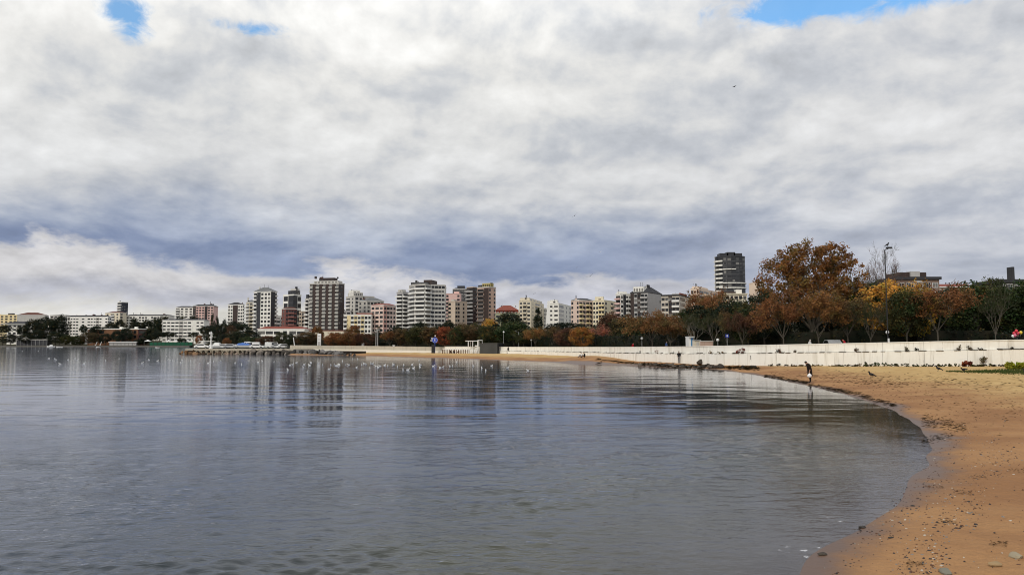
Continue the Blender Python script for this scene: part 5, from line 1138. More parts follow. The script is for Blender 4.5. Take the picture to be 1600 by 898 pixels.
def people():
    p = on_beach(1266, 597.5)
    root, idx, V, k = person('stooping person in long dark coat at the water edge holding a white bag', p, R(186), 1.73, 'stoop', BROWNC, BLACKC, fingers=True)
    # long coat: stacked oval rings following the bent back
    mb = MB(); n = 16; rings = []
    for z, x, rx, ry in ((.50, -.01, .17, .20), (.62, .0, .18, .215), (.80, .01, .175, .215), (.98, .02, .165, .20), (1.12, .05, .165, .205), (1.28, .10, .17, .22), (1.40, .135, .15, .215), (1.47, .16, .10, .15), (1.50, .175, .065, .08)):
        rings.append([(x + rx * math.cos(2 * math.pi * i / n), ry * math.sin(2 * math.pi * i / n) * (1 + .03 * math.sin(5 * i)), z) for i in range(n)])
    vs = [v for r_ in rings for v in r_]; fs = [(j * n + i, j * n + (i + 1) % n, (j + 1) * n + (i + 1) % n, (j + 1) * n + i) for j in range(len(rings) - 1) for i in range(n)]
    mb.add(vs, fs, BROWNC); mb.obj('coat', root, True)
    # the bag hangs from the hand on the camera's side
    hand = V[idx['palmL']]; w = Matrix.Translation(p) @ Matrix.Rotation(R(186), 4, 'Z') @ Matrix.Scale(k, 4)
    hp = w @ Vector((hand.x - .0, hand.y, hand.z - .08)); bag = thing('carrier_bag', 'white plastic carrier bag hanging from the hand of the stooping person', 'bag', (hp.x, hp.y, hp.z - .36))
    r = random.Random(4); bm = bmesh.new(); bmesh.ops.create_icosphere(bm, subdivisions=3, radius=1)
    for v in bm.verts:
        z = v.co.z; f = 1 + r.uniform(-.06, .06); v.co = Vector((v.co.x * .17 * f, v.co.y * .12 * f, .17 + z * .17)); 
        if z > .2: v.co.x *= 1 - (z - .2) * .75; v.co.y *= 1 - (z - .2) * .75
    me = bpy.data.meshes.new('sack'); bm.to_mesh(me); bm.free(); me.materials.append(mat('white_plastic', (0.85, 0.85, 0.84), 0.45, 0.05)); link('sack', me, bag)
    mb = MB()
    for s in (-.03, .03): mb.tube((s, 0, .30), (s * .3, 0, .42), .008, .008, mat('white_plastic', None), 5)
    mb.obj('handle', bag)
    person('small figure in black jacket and pale trousers by the wall, dark rocks in front', on_beach(1061, 567.5), R(75), 1.7, 'walk', BLACKC, GREYC)
    person('walker in black beside the dark end of the grey kiosk', behind_beach(794, 183), R(20), 1.72, 'walk', BLACKC, NAVYC)
    person('second walker along the far white wall, dark jacket and grey trousers', behind_beach(799.5, 183.5), R(20), 1.68, 'walk', NAVYC, GREYC)
    person('person in black sitting in the group on the sand nearest the blue round sign', on_beach(704, 552), R(-60), 1.7, 'sit', BLACKC, BLACKC)
    person('person in brown sitting in the middle of the group on the sand', on_beach(710, 552), R(-100), 1.65, 'sit', BROWNC, NAVYC)
    person('person in grey sitting at the outer end of the group on the sand', on_beach(717, 551.5), R(-140), 1.7, 'sit', GREYC, BLACKC)
    person('person in pale grey sitting on the sand beside a companion in black', on_beach(909.5, 557.5), R(200), 1.65, 'sit', WHITEC, GREYC)
    person('person in black sitting on the sand beside a companion in pale grey', on_beach(914, 557.5), R(190), 1.7, 'sit', BLACKC, BLACKC)
    person('person in a red hooded jacket seen over the wall under the huge plane tree', behind(1318, 93), R(160), 1.6, 'stoop', REDC, BLACKC, hood=REDC)
    person('person in a red hooded jacket seen over the wall below the grey flanked tower', behind(987, 128), R(30), 1.6, 'stoop', REDC, BLACKC, hood=REDC)
    person('person in dark coat with a white hood behind the wall under the plane tree', behind(1263, 96), R(10), 1.6, 'walk', BLACKC, BLACKC, hood=WHITEC)
    person('balloon seller in dark clothes behind the wall at the right edge', behind(1587, 86), R(200), 1.65, 'stand', BLACKC, NAVYC)
    person('person in a blue jacket behind the wall between orange trees and the stall', behind(1040, 113), R(10), 1.7, 'walk', BLUEC, GREYC)
def behind_beach(px, Y):
    x = wx(px, Y); return Vector((x, Y, bz(x, Y)))
people()

def balloons():
    bm = bmesh.new(); bmesh.ops.create_uvsphere(bm, u_segments=14, v_segments=10, radius=.17)
    for v in bm.verts: v.co.z *= 1.15; v.co.x *= 1 - max(0, -v.co.z) * 1.2; v.co.y *= 1 - max(0, -v.co.z) * 1.2
    me = bpy.data.meshes.new('balloon'); bm.to_mesh(me); bm.free(); BAL = objcol_mat('balloon_rubber', .35, .5); me.materials.append(BAL)
    for p in me.polygons: p.use_smooth = True
    base = behind(1588, 86)
    for (px, py, c, d) in ((1584.5, 520.5, (.62, .04, .07), 'low red balloon nearest the seller'), (1588, 517, (.62, .03, .05), 'red balloon at the top of the bunch'), (1590.5, 520.5, (.60, .05, .10), 'red balloon in the middle of the bunch'), (1586, 524, (.62, .16, .24), 'pink balloon low in the bunch'), (1595, 519.5, (.75, .55, .05), 'yellow balloon at the outer side of the bunch'), (1583, 525, (.8, .8, .8), 'white balloon hanging low by the wall')):
        p = at(px, py, base.y + rnd.uniform(-.3, .3)); o = thing('balloon', d + ' behind the sea wall', 'balloon', p, 0, 'balloons of the seller'); b = link('bulb', me, o); b.color = (*c, 1)
        mb = MB(); mb.tube((0, 0, -.19), Vector((base.x, base.y, base.z + 1.0)) - p, .004, .004, WHITEC, 4); mb.obj('string', o)
balloons()

# ------------------------------------------------------------------ birds
GW = mat('gull_white', (0.82, 0.82, 0.80), 0.7, 0.05); GG = mat('gull_grey', (0.30, 0.31, 0.33), 0.7, 0.08); GB = mat('bird_black', (0.012, 0.012, 0.014), 0.6, 0.1); GY = mat('bill_yellow', (0.5, 0.3, 0.03), 0.5)
def bird_mesh(name, kind, seed=0):
    m = MB(); r = random.Random(seed)
    if kind == 'float':
        m.ball((0, 0, .06), (.21, .10, .09), GW); m.ball((-.03, 0, .10), (.20, .09, .065), GG); m.tube((-.16, 0, .10), (-.32, 0, .13), .05, .012, GB, 6)
        m.tube((.14, 0, .08), (.20, 0, .20), .05, .04, GW, 7); m.ball((.22, 0, .22), (.06, .048, .05), GW, 8, 6); m.tube((.26, 0, .215), (.33, 0, .20), .014, .005, GY, 5)
    elif kind == 'stand':
        m.ball((0, 0, .26), (.20, .09, .10), GW); m.ball((-.05, 0, .28), (.20, .085, .075), GG); m.tube((-.18, 0, .25), (-.34, 0, .22), .045, .012, GB, 6); m.tube((.13, 0, .30), (.17, 0, .42), .05, .04, GW, 7)
        m.ball((.19, 0, .44), (.06, .048, .05), GW, 8, 6); m.tube((.23, 0, .435), (.30, 0, .42), .014, .005, GY, 5)
        for s in (-.03, .03): m.tube((0, s, .18), (0, s, 0), .01, .008, GY, 5)
    elif kind == 'crow':
        m.ball((0, 0, .25), (.17, .085, .09), GB); m.tube((-.13, 0, .25), (-.34, 0, .17), .05, .03, GB, 6); m.tube((.10, 0, .28), (.17, 0, .37), .06, .045, GB, 7); m.ball((.18, 0, .39), (.06, .05, .05), GB, 8, 6)
        m.tube((.22, 0, .39), (.32, 0, .36), .02, .005, GB, 5); m.ball((.0, 0, .22), (.13, .07, .06), mat('crow_grey', (.10, .10, .105), .7), 8, 6)
        for s in (-.03, .03): m.tube((0, s, .18), (.01, s, 0), .011, .009, GB, 5)
    return m.mesh(name, True)
def wing_pair(up, sweep, m, span=.62):
    b = MB(); out = []
    for s in (1, -1):
        vs = []
        for k, (f, ch) in enumerate(((0, .20), (.45, .19), (.8, .13), (1.0, .02))):
            y = s * (.05 + f * span); z = .04 + (up * f if f <= .45 else up * .45 + (up * .55) * (f - .45)) ; x = -sweep * max(0, f - .4)
            for dz in (.012, -.006): vs += [(x + ch * .55, y, z + dz), (x - ch * .45, y, z + dz * .4)]
        fs = []
        for k in range(3):
            a = k * 4; c = a + 4; fs += [(a, c, c + 1, a + 1), (a + 2, a + 3, c + 3, c + 2), (a, a + 2, c + 2, c), (a + 1, c + 1, c + 3, a + 3)]
        b = MB(); b.add(vs, fs, m); out.append(b.mesh('wing', False))
    return out
def birds():
    r = random.Random(12); fl = bird_mesh('gull', 'float')
    spots = [(35, 548.5), (60, 548.5), (76, 560), (85, 560.5), (88, 562), (94, 568.5), (106, 562), (117, 560.5), (121, 562), (131, 568), (165, 563), (186, 560.5), (222, 567), (233, 562), (246, 564), (260, 556.5), (262, 562), (266, 562.5), (270, 563), (276, 562), (283, 567), (285, 562.5), (298, 563.5),
             (312, 568), (325, 567.5), (334, 565), (345, 564), (367, 567), (378, 569.5), (389, 563.5), (403, 566), (410, 564), (428, 565.5), (450, 578), (453, 570.5), (457, 569.5), (463, 566.5), (474, 574), (475, 569.5), (480, 581), (484, 571), (486, 566.5), (497, 568), (499, 571), (504, 570), (514, 576.5), (517, 570), (522, 569.5), (525, 571), (527, 571.5), (530, 569), (531, 570.5),
             (535, 564), (540, 570), (545, 570), (551, 561), (557, 574), (559, 561), (565, 570), (569, 568), (572, 569), (578, 575), (580, 567.5), (582, 568), (587, 572), (591, 573.5), (594, 572), (601, 570.5), (606, 571.5), (615, 569.5), (621, 573), (631, 570), (630, 578), (637, 578), (644, 569.5), (646, 575), (657, 570), (656.5, 573.5), (655, 563), (677, 572), (688, 574.5), (692, 573.5), (703, 572.5), (707, 572), (714, 566), (739, 572), (753, 575), (759, 579), (768, 571.5), (793, 574.5), (825, 579)]
    for px, py in spots:
        p = on(px, py, 0.0); o = link('gull', fl, None, (p.x, p.y, 0.0)); o.rotation_euler = (0, 0, r.uniform(0, 6.28)); s = r.uniform(.7, .92); o.scale = (s, s, s)
        tag(o, 'white gull floating on the calm water off the beach', 'gull', 'gulls floating on the bay')
    wg = GG
    def flyer(px, py, Y, yaw, roll, up, label, m, sc=1.0):
        o = thing('gull', label, 'gull', at(px, py, Y), 0, 'birds flying over the bay'); o.rotation_euler = (roll, 0, yaw); o.scale = (sc, sc, sc)
        b = MB(); b.ball((0, 0, .03), (.23, .07, .065), m, 10, 6); b.ball((.22, 0, .05), (.06, .045, .045), m, 8, 6); b.tube((-.18, 0, .03), (-.34, 0, .03), .045, .03, m, 5); b.tube((.26, 0, .045), (.34, 0, .035), .014, .004, m, 5); b.obj('body', o, True)
        for w in wing_pair(up, .16, m): link('wing', w, o)
    flyer(1147, 136, 90, R(200), R(-4), .16, 'small dark bird flying high over the round black tower', GB, .55)
    flyer(898, 337, 84, R(95), R(-42), .10, 'dark gull banking steeply in front of the blue grey cloud band', GB, .62)
    flyer(922, 432, 92, R(80), R(-24), .30, 'dark gull with raised wings just above the yellow flats', GB, .72)
    flyer(834, 459, 120, R(250), R(4), .22, 'grey gull gliding just above the stepped cream flats', GG, .62)
    flyer(901, 418, 150, R(250), R(8), .2, 'tiny grey gull in the sky above the pink and yellow flats', GG, .5)
    flyer(938, 394, 130, R(100), R(-18), .25, 'pale gull between the banking gull and the yellow flats', GW, .55)
    st = bird_mesh('gull_on_lamp', 'stand')
    cr = bird_mesh('crow', 'crow')
    for px, py, yaw, d in ((1465.5, 580, R(170), 'crow standing upright on the sand in front of the red shrub'), (1507, 582, R(195), 'crow bending low at the edge of the green patch'), (1360.5, 590, R(160), 'crow on open sand nearest to the stooping person'), (1602, 586, R(180), 'crow at the right edge of the green patch')):
        p = on_beach(px, py); o = link('crow', cr, None, p); o.rotation_euler = (0, R(14) if 'bending' in d else R(-12), yaw); o.scale = (1.15, 1.15, 1.15); tag(o, d, 'crow', 'crows on the beach')
birds()

# ------------------------------------------------------------------ lamps, signs, kiosks on the promenade
STEEL = mat('dark_steel', (0.014, 0.014, 0.015), 0.5, 0.1, 1, .4); PAINTW = mat('white_paint', (0.78, 0.78, 0.76), 0.5, 0.05, 1); OPAL = mat('opal_glass', (0.8, 0.8, 0.78), 0.3, 0.03); BLUEP = mat('blue_paint', (0.03, 0.06, 0.42), 0.4, 0.08, 2); PALESTEEL = mat('pale_steel', (0.35, 0.35, 0.34), 0.6, 0.1)
def tall_lamp():
    p = behind(1384.5, 92); top = at(1383.5, 390.5, p.y).z - p.z
    t = thing('street_lamp', 'tall dark street lamp above the orange trees with a bird on its head', 'street lamp', p)
    b = MB(); b.tube((0, 0, 0), (0, 0, top), .085, .055, STEEL, 8); b.obj('pole', t)
    b = MB(); b.tube((-.1, 0, top - .05), (.75, 0, top + .28), .045, .04, STEEL, 6); b.box(.2, .85, -.16, .16, top + .16, top + .36, STEEL); b.obj('lamp_head', t)
    b = MB(); b.box(-.09, .09, -.22, -.11, .4, 1.5, PAINTW); b.obj('junction_box', t)
    m = bird_mesh('cormorant', 'crow'); o = link('bird', m, None, (p.x + .42, p.y, p.z + top + .36)); o.rotation_euler = (0, R(-20), 0); o.scale = (1.2,) * 3; tag(o, 'dark bird perched on the head of the tall street lamp', 'bird')
tall_lamp()
def globe_lamp(px, ytop, Y, label, double=False):
    p = behind(px, Y); h = at(px, ytop, p.y).z - p.z; t = thing('globe_lamp', label, 'street lamp', p, 0, 'promenade lamps')
    b = MB(); b.tube((0, 0, 0), (0, 0, h - .2), .05, .04, PALESTEEL, 7)
    if double: b.box(-.7, .7, -.05, .05, h - .2, h - .08, PALESTEEL)
    b.obj('pole', t)
    for x in ((-.6, .6) if double else (0,)):
        b = MB(); b.ball((x, 0, h), .22 if not double else .18, OPAL, 10, 8); b.obj('globe', t, True)
globe_lamp(1002, 528.5, 119, 'white globe lamp under the wide orange rust tree'); globe_lamp(810, 517.5, 190, 'twin headed lamp in front of the big evergreen', True); globe_lamp(787, 518.5, 192, 'single globe lamp beside the grey kiosk'); globe_lamp(1384, 519, 96, 'low globe lamp at the foot of the tall street lamp'); globe_lamp(830, 531, 182, 'short globe lamp at the foot of the cypress'); globe_lamp(1120, 531, 103, 'short globe lamp beside the small blue road sign')
def road_sign():
    p = behind(1134.5, 101); h = at(1134, 522, p.y).z - p.z; t = thing('road_sign', 'small blue square road sign on a thin post below the round black tower', 'sign', p)
    b = MB(); b.tube((0, 0, 0), (0, 0, h), .035, .035, PALESTEEL, 6); b.obj('post', t); b = MB(); b.box(-.22, .22, -.08, -.04, h - .45, h, BLUEP); b.box(-.09, .09, -.085, -.08, h - .33, h - .1, PAINTW); b.obj('panel', t)
road_sign()
def stall():
    p = behind(1079, 107); h = at(1079, 526.5, p.y).z - p.z; s = p.y / F_PX
    t = thing('stall', 'white vending stall with a bright blue door below the peach block', 'stall', p)
    b = MB(); b.box(-4.2 * s, 3.2 * s, 0, 2, 0, h, PAINTW); b.obj('cabinet', t); b = MB(); b.box(-.9 * s, 2.4 * s, -.05, -.003, .2, h - .12, mat('sky_blue_paint', (.08, .22, .42), .5)); b.obj('door', t); b = MB(); b.box(-4.6 * s, 3.6 * s, -.5, 2.2, h, h + .1, PAINTW); b.obj('roof', t)
    p = behind(1088.5, 106); t = thing('kiosk', 'plain cream service box beside the blue and white stall', 'kiosk', p); h2 = at(1088, 532, p.y).z - p.z
    b = MB(); b.box(-4.4 * s, 4.4 * s, 0, 1.6, 0, h2, CREAM); b.obj('cabinet', t); b = MB(); b.box(-4.8 * s, 4.8 * s, -.15, 1.75, h2, h2 + .1, PALESTEEL); b.obj('lid', t); b = MB(); b.box(-2 * s, 2 * s, -.04, -.003, .3, h2 - .2, PALE); b.obj('door', t)
    p = behind(1103, 108); t = thing('low_wall', 'low brown planter wall behind the cream service box', 'wall', p); b = MB(); b.box(-9 * s, 9 * s, 0, .6, 0, 1.55, TAN); b.obj('wall_face', t); b = MB(); b.box(-9.5 * s, 9.5 * s, -.1, .7, 1.55, 1.66, PALE); b.obj('coping', t)
stall()
def wheel_sign():
    Y = 199; p = behind_beach(679, Y); s = Y / F_PX
    t = thing('beach_sign', 'tall blue round sign with a white emblem on a dark plinth on the sand', 'sign', p)
    top = lambda y: at(679, y, Y).z - p.z
    b = MB(); b.box(-4 * s, 1.2 * s, -.3, .4, -.2, top(538.5), STEEL); b.obj('plinth', t)
    b = MB(); b.tube((.2, 0, 0), (.2, 0, top(525)), .10, .08, BLUEP, 8); b.obj('post', t)
    b = MB(); c = top(531.2); b.tube((.2, -.12, c), (.2, -.28, c), 4.4 * s, 4.4 * s, BLUEP, 24); b.obj('disc', t)
    b = MB()
    for k in range(16):                        # pale rim and anchor emblem
        a0, a1 = 2 * math.pi * k / 16, 2 * math.pi * (k + 1) / 16; q = lambda a, rr: (.2 + rr * s * math.cos(a), -.285, c + rr * s * math.sin(a))
        b.add([q(a0, 4.1), q(a1, 4.1), q(a1, 3.5), q(a0, 3.5)], [(0, 1, 2, 3)], mat('pale_blue', (.3, .38, .7), .5))
    b.box(.2 - .08, .2 + .08, -.30, -.285, c - 1.6 * s, c + 1.8 * s, PAINTW); b.box(.2 - .25, .2 + .25, -.30, -.287, c + .7 * s, c + 1.1 * s, PAINTW); b.obj('emblem', t)
    for dx, y0, y1, n in ((-4.6, 530, 527, 'panel'), (-6, 533, 531, 'panel'), (.3, 525.5, 523.4, 'finial')):
        b = MB(); b.box(.2 + (dx - .7) * s, .2 + (dx + .7) * s, -.1, .1, top(y0), top(y1), PAINTW); b.obj(n, t)
    b = MB(); b.box(-6.5 * s, .2, -.04, .04, top(528.6), top(528.2), BLUEP); b.obj('arm', t)
wheel_sign()
def kiosk():
    a = at(750, 545, 188); b_ = at(777, 545, 184); c_ = at(787.5, 545, 192.5)
    A, B_, C_ = Vector((a.x, a.y)), Vector((b_.x, b_.y)), Vector((c_.x, c_.y)); D = A + C_ - B_; z0 = bz(B_.x, B_.y) - .2; z1 = at(764, 536.8, 186).z
    t = thing('container', 'dark grey ribbed container kiosk on the sand by the white pergola', 'kiosk', (B_.x, B_.y, z0)); m = mat('grey_steel', (0.075, 0.077, 0.074), 0.6, 0.1, .6)
    L = lambda p: (p.x - B_.x, p.y - B_.y)
    b = MB(); b.prism([L(A), L(B_), L(C_), L(D)], 0, z1 - z0, m); b.obj('body', t)
    tt = (B_ - A).normalized(); n = Vector((tt.y, -tt.x)); W = (B_ - A).length; b = MB()
    for k in range(16):
        x = (k + .3) / 16 * W; p0 = A + tt * x; p1 = A + tt * (x + W / 42)
        vs = []
        for z in (.25, z1 - z0 - .15):
            for q in (p0 + n * .004, p1 + n * .004, p1 + n * .07, p0 + n * .07): vs.append((*L(q), z))
        b.add(vs, [(3, 2, 1, 0), (4, 5, 6, 7), (0, 1, 5, 4), (1, 2, 6, 5), (2, 3, 7, 6), (3, 0, 4, 7)], m)
    b.obj('front_panel', t)
    tt = (C_ - B_).normalized(); n = Vector((tt.y, -tt.x)); b = MB(); vs = []
    for z in (.05, z1 - z0 - .03):
        for q in (B_ + tt * .1 + n * .003, C_ - tt * .1 + n * .003, C_ - tt * .1 + n * .06, B_ + tt * .1 + n * .06): vs.append((*L(q), z))
    b.add(vs, [(3, 2, 1, 0), (4, 5, 6, 7), (0, 1, 5, 4), (1, 2, 6, 5), (2, 3, 7, 6), (3, 0, 4, 7)], mat('shaded_steel', (.014, .014, .014), .6)); b.obj('shaded_side', t)  # side face: its shade is painted as a darker steel
    b = MB(); c = (A + C_) / 2; b.prism([L(c + (q - c) * 1.04) for q in (A, B_, C_, D)], z1 - z0, z1 - z0 + .12, mat('grey_lid', (.16, .16, .155), .7)); b.obj('roof', t)
    # pergola
    Y = 190; s = Y / F_PX; p = behind_beach(741, Y); t = thing('pergola', 'white pergola of slim posts and a flat beam beside the grey container kiosk', 'pergola', p); top = lambda y: at(741, y, Y).z - p.z
    for px, y0, w, yo in ((732, 533, .6, 0), (739, 533, .5, 0), (747, 532.5, 1.0, 0), (753.5, 532, .6, 1.5), (734, 533, .4, 4), (748, 533, .5, 4)):
        b = MB(); x = (px - 741) * s; b.box(x - w * s, x + w * s, yo - .1, yo + .1, -.3, top(y0), PAINTW); b.obj('post', t)
    b = MB(); b.box(-13.5 * s, 7 * s, -.2, 4.3, top(533), top(532), PAINTW); b.obj('beam', t); b = MB(); b.box(5.5 * s, 13 * s, -.1, 4.0, top(532), top(531), PAINTW); b.obj('beam', t)
    for y in (541, 544.5): b = MB(); b.box(1.2 * s, 6 * s, -.06, .06, top(y), top(y) + .28, PAINTW); b.obj('rail', t)
    # wooden fence of the beach club
    Y = 191; s = Y / F_PX; p = behind_beach(715, Y); t = thing('wooden_fence', 'row of brown wooden posts with a white rail fencing the sand before the far wall', 'fence', p); wood = mat('brown_wood', (.11, .055, .03), .8, .2, 3)
    z0 = 0
    for k in range(17):
        x = (692 + k * 2.75 - 715) * s; b = MB(); b.box(x - .09, x + .09, -.08, .08, -.3, .95 + .1 * (k % 2), wood); b.obj('post', t)
    b = MB(); b.box(-23 * s, 22 * s, -.13, -.083, .95, 1.12, PAINTW); b.obj('rail', t); b = MB(); b.box(-23 * s, 22 * s, -.12, -.083, .45, .52, wood); b.obj('rail', t)
    for k, px in enumerate((736, 739, 742, 745)):
        q = behind_beach(px, 189.5); t = thing('bollard', 'short white bollard at the foot of the white pergola', 'bollard', q, 0, 'white bollards by the pergola'); b = MB(); b.tube((0, 0, -.2), (0, 0, .85), .10, .09, PAINTW, 8); b.ball((0, 0, .85), .1, PAINTW, 8, 4); b.obj('post', t, True)
kiosk()
def masts():
    for px, yt, d in ((588.5, 517.5, 'shorter pale light mast of the pair behind the plain sea wall'), (591.3, 515, 'taller pale light mast of the pair behind the plain sea wall')):
        p = behind(px, 213); h = at(px, yt, p.y).z - p.z; t = thing('light_mast', d, 'mast', p, 0, 'twin light masts'); b = MB(); b.tube((0, 0, 0), (0, 0, h), .14, .10, PALESTEEL, 7); b.obj('pole', t); b = MB(); b.box(-.5, .5, -.1, .1, h - .1, h + .15, PALESTEEL); b.obj('lamp_head', t)
    for px, yt, yb, w, d in ((568, 535, 540.5, 3.6, 'small white service box behind the plain sea wall beside the light masts'), (616, 538.5, 542, 3, 'small white box below the rust coloured tree')):
        p = behind(px, 212); t = thing('service_box', d, 'box', p, 0); s = p.y / F_PX; h = at(px, yt, p.y).z - p.z; b = MB(); b.box(-w / 2 * s, w / 2 * s, 0, .8, 0, h - .1, PAINTW); b.obj('cabinet', t); b = MB(); b.box(-w / 2 * s - .08, w / 2 * s + .08, -.08, .88, h - .1, h, PALE); b.obj('lid', t)
    p = behind(500, 222); t = thing('sign_pillar', 'white rectangular sign pillar with grey writing panels behind the plain sea wall', 'sign', p); s = p.y / F_PX; h = at(500, 521, p.y).z - p.z
    b = MB(); b.box(-2.7 * s, 2.7 * s, 0, .5, 0, h, PAINTW); b.obj('pillar', t)
    for f0, f1 in ((.80, .86), (.66, .70), (.58, .60), (.15, .48)):
        b = MB(); b.box(-1.8 * s, 1.8 * s, -.03, -.003, h * f0, h * f1, GREY); b.obj('panel', t)
    p = behind(461.5, 219); t = thing('leaning_post', 'pale leaning post at the start of the plain sea wall', 'post', p); h = at(461, 527, p.y).z - p.z; b = MB(); b.tube((.25, 0, 0), (-.28, 0, h), .14, .11, PAINTW, 7); b.obj('pole', t); b = MB(); b.box(.0, .5, -.25, .25, -.1, .2, PALE); b.obj('base', t)
masts()

# ------------------------------------------------------------------ vehicles and boats
TYRE = mat('rubber', (.012, .012, .012), .8); CGL = mat('car_glass', (.015, .017, .02), .12, .02, 1, .5)
def car(loc, yaw, label, col, van=False, group='vehicles parked beyond the wall'):
    t = thing('parked_van' if van else 'parked_car', label, 'van' if van else 'car', loc, yaw, group)
    prof = [(-2.1, .35), (2.1, .35), (2.12, .62), (2.0, .85), (1.2, .95), (.55, 1.42), (-1.0, 1.45), (-1.75, 1.0), (-2.1, .92)] if not van else [(-2.3, .35), (2.3, .35), (2.32, .8), (2.0, 1.05), (1.45, 1.95), (-2.25, 2.0), (-2.3, 1.0)]
    n = len(prof); b = MB(); vs = []
    for y, ins in ((-.84, 0), (.84, 0)):
        for x, z in prof: vs.append((x, y * (1 - .14 * max(0, z - .9)), z))
    b.add(vs, [tuple(range(n)), tuple(range(2 * n - 1, n - 1, -1))] + [(i, n + i, n + (i + 1) % n, (i + 1) % n) for i in range(n)], OBJC); o = b.obj('body', t); o.color = (*col, 1)
    zt = 1.34 if not van else 1.8
    for s in (-1, 1):
        b = MB(); y = s * .81
        q = [(1.0, .98), (.5, zt), (-.95, zt), (-1.5, 1.02)] if not van else [(1.7, 1.1), (1.35, zt), (-.2, zt), (-.2, 1.1)]
        vs = [(x, y * (1 - .14 * max(0, z - .9)) + s * .045, z) for x, z in q]; b.add(vs, [(0, 1, 2, 3) if s > 0 else (3, 2, 1, 0)], CGL); b.obj('side_window', t)
    b = MB(); q = [(1.19, .97), (.58, 1.40)] if not van else [(1.97, 1.08), (1.49, 1.88)]
    b.add([(q[0][0] + .02, -.7, q[0][1]), (q[0][0] + .02, .7, q[0][1]), (q[1][0] + .02, .64, q[1][1]), (q[1][0] + .02, -.64, q[1][1])], [(0, 1, 2, 3)], CGL); b.obj('windscreen', t)
    for x in (-1.35, 1.35):
        for y in (-.8, .8):
            b = MB(); b.tube((x, y - .11, .32), (x, y + .11, .32), .32, .32, TYRE, 14); w_ = b.obj('wheel', t); b = MB(); b.tube((x, y - .12, .32), (x, y + .12, .32), .19, .19, PALESTEEL, 10); b.obj('rim', w_)
    return t
def boat(loc, yaw, label, sc=1.0, cover=None, cabin=True):
    t = thing('motorboat', label, 'boat', loc, yaw, None); t.scale = (sc,) * 3; b = MB(); n = 9; vs = []; fs = []
    for k in range(n):
        x = -2.6 + 5.2 * k / (n - 1); w = 1.0 * (1 - max(0, (x - .2) / 2.5) ** 2.2) + .02; sh = .75 + .25 * max(0, x / 2.6) ** 2
        vs += [(x, -w, sh), (x, -w * .75, .1), (x, 0, -.2 + .3 * max(0, x / 2.6) ** 3), (x, w * .75, .1), (x, w, sh)]
    for k in range(n - 1):
        for j in range(4): a = k * 5 + j; fs.append((a, a + 1, a + 6, a + 5))
        fs.append((k * 5, k * 5 + 5, k * 5 + 9, k * 5 + 4))
    fs += [(4, 3, 2, 1, 0)]; b.add(vs, fs, PAINTW); b.obj('hull', t)
    if cabin:
        b = MB(); b.add([(-1.2, -.7, .72), (1.2, -.6, .78), (1.2, .6, .78), (-1.2, .7, .72), (-1.0, -.6, 1.75), (.5, -.5, 1.75), (.5, .5, 1.75), (-1.0, .6, 1.75)], [(4, 5, 6, 7), (0, 1, 5, 4), (1, 2, 6, 5), (2, 3, 7, 6), (3, 0, 4, 7)], PAINTW); b.obj('cabin', t)
        b = MB(); b.add([(-.9, -.70, 1.1), (.8, -.62, 1.1), (.5, -.56, 1.55), (-.85, -.63, 1.55)], [(0, 1, 2, 3)], CGL); b.add([(1.16, -.5, 1.0), (1.16, .5, 1.0), (.66, .44, 1.6), (.66, -.44, 1.6)], [(0, 1, 2, 3)], CGL); b.obj('window', t)
    if cover:
        b = MB(); vs = []; 
        for k in range(7):
            x = -2.5 + 4.6 * k / 6; w = 1.02 * (1 - max(0, (x - .2) / 2.6) ** 2.2) + .05; hgt = 1.5 - .35 * abs(k - 3) / 3 - (.3 if k == 6 else 0)
            vs += [(x, -w, .72), (x, -w * .5, hgt * .92), (x, 0, hgt + .1 * (k % 2)), (x, w * .5, hgt * .92), (x, w, .72)]
        fs = [(k * 5 + j, k * 5 + j + 1, k * 5 + j + 6, k * 5 + j + 5) for k in range(6) for j in range(4)]; fs = [f[::-1] for f in fs] + [(0, 1, 2, 3, 4), (34, 33, 32, 31, 30)]
        b.add(vs, fs, cover); b.obj('cover', t)
    return t
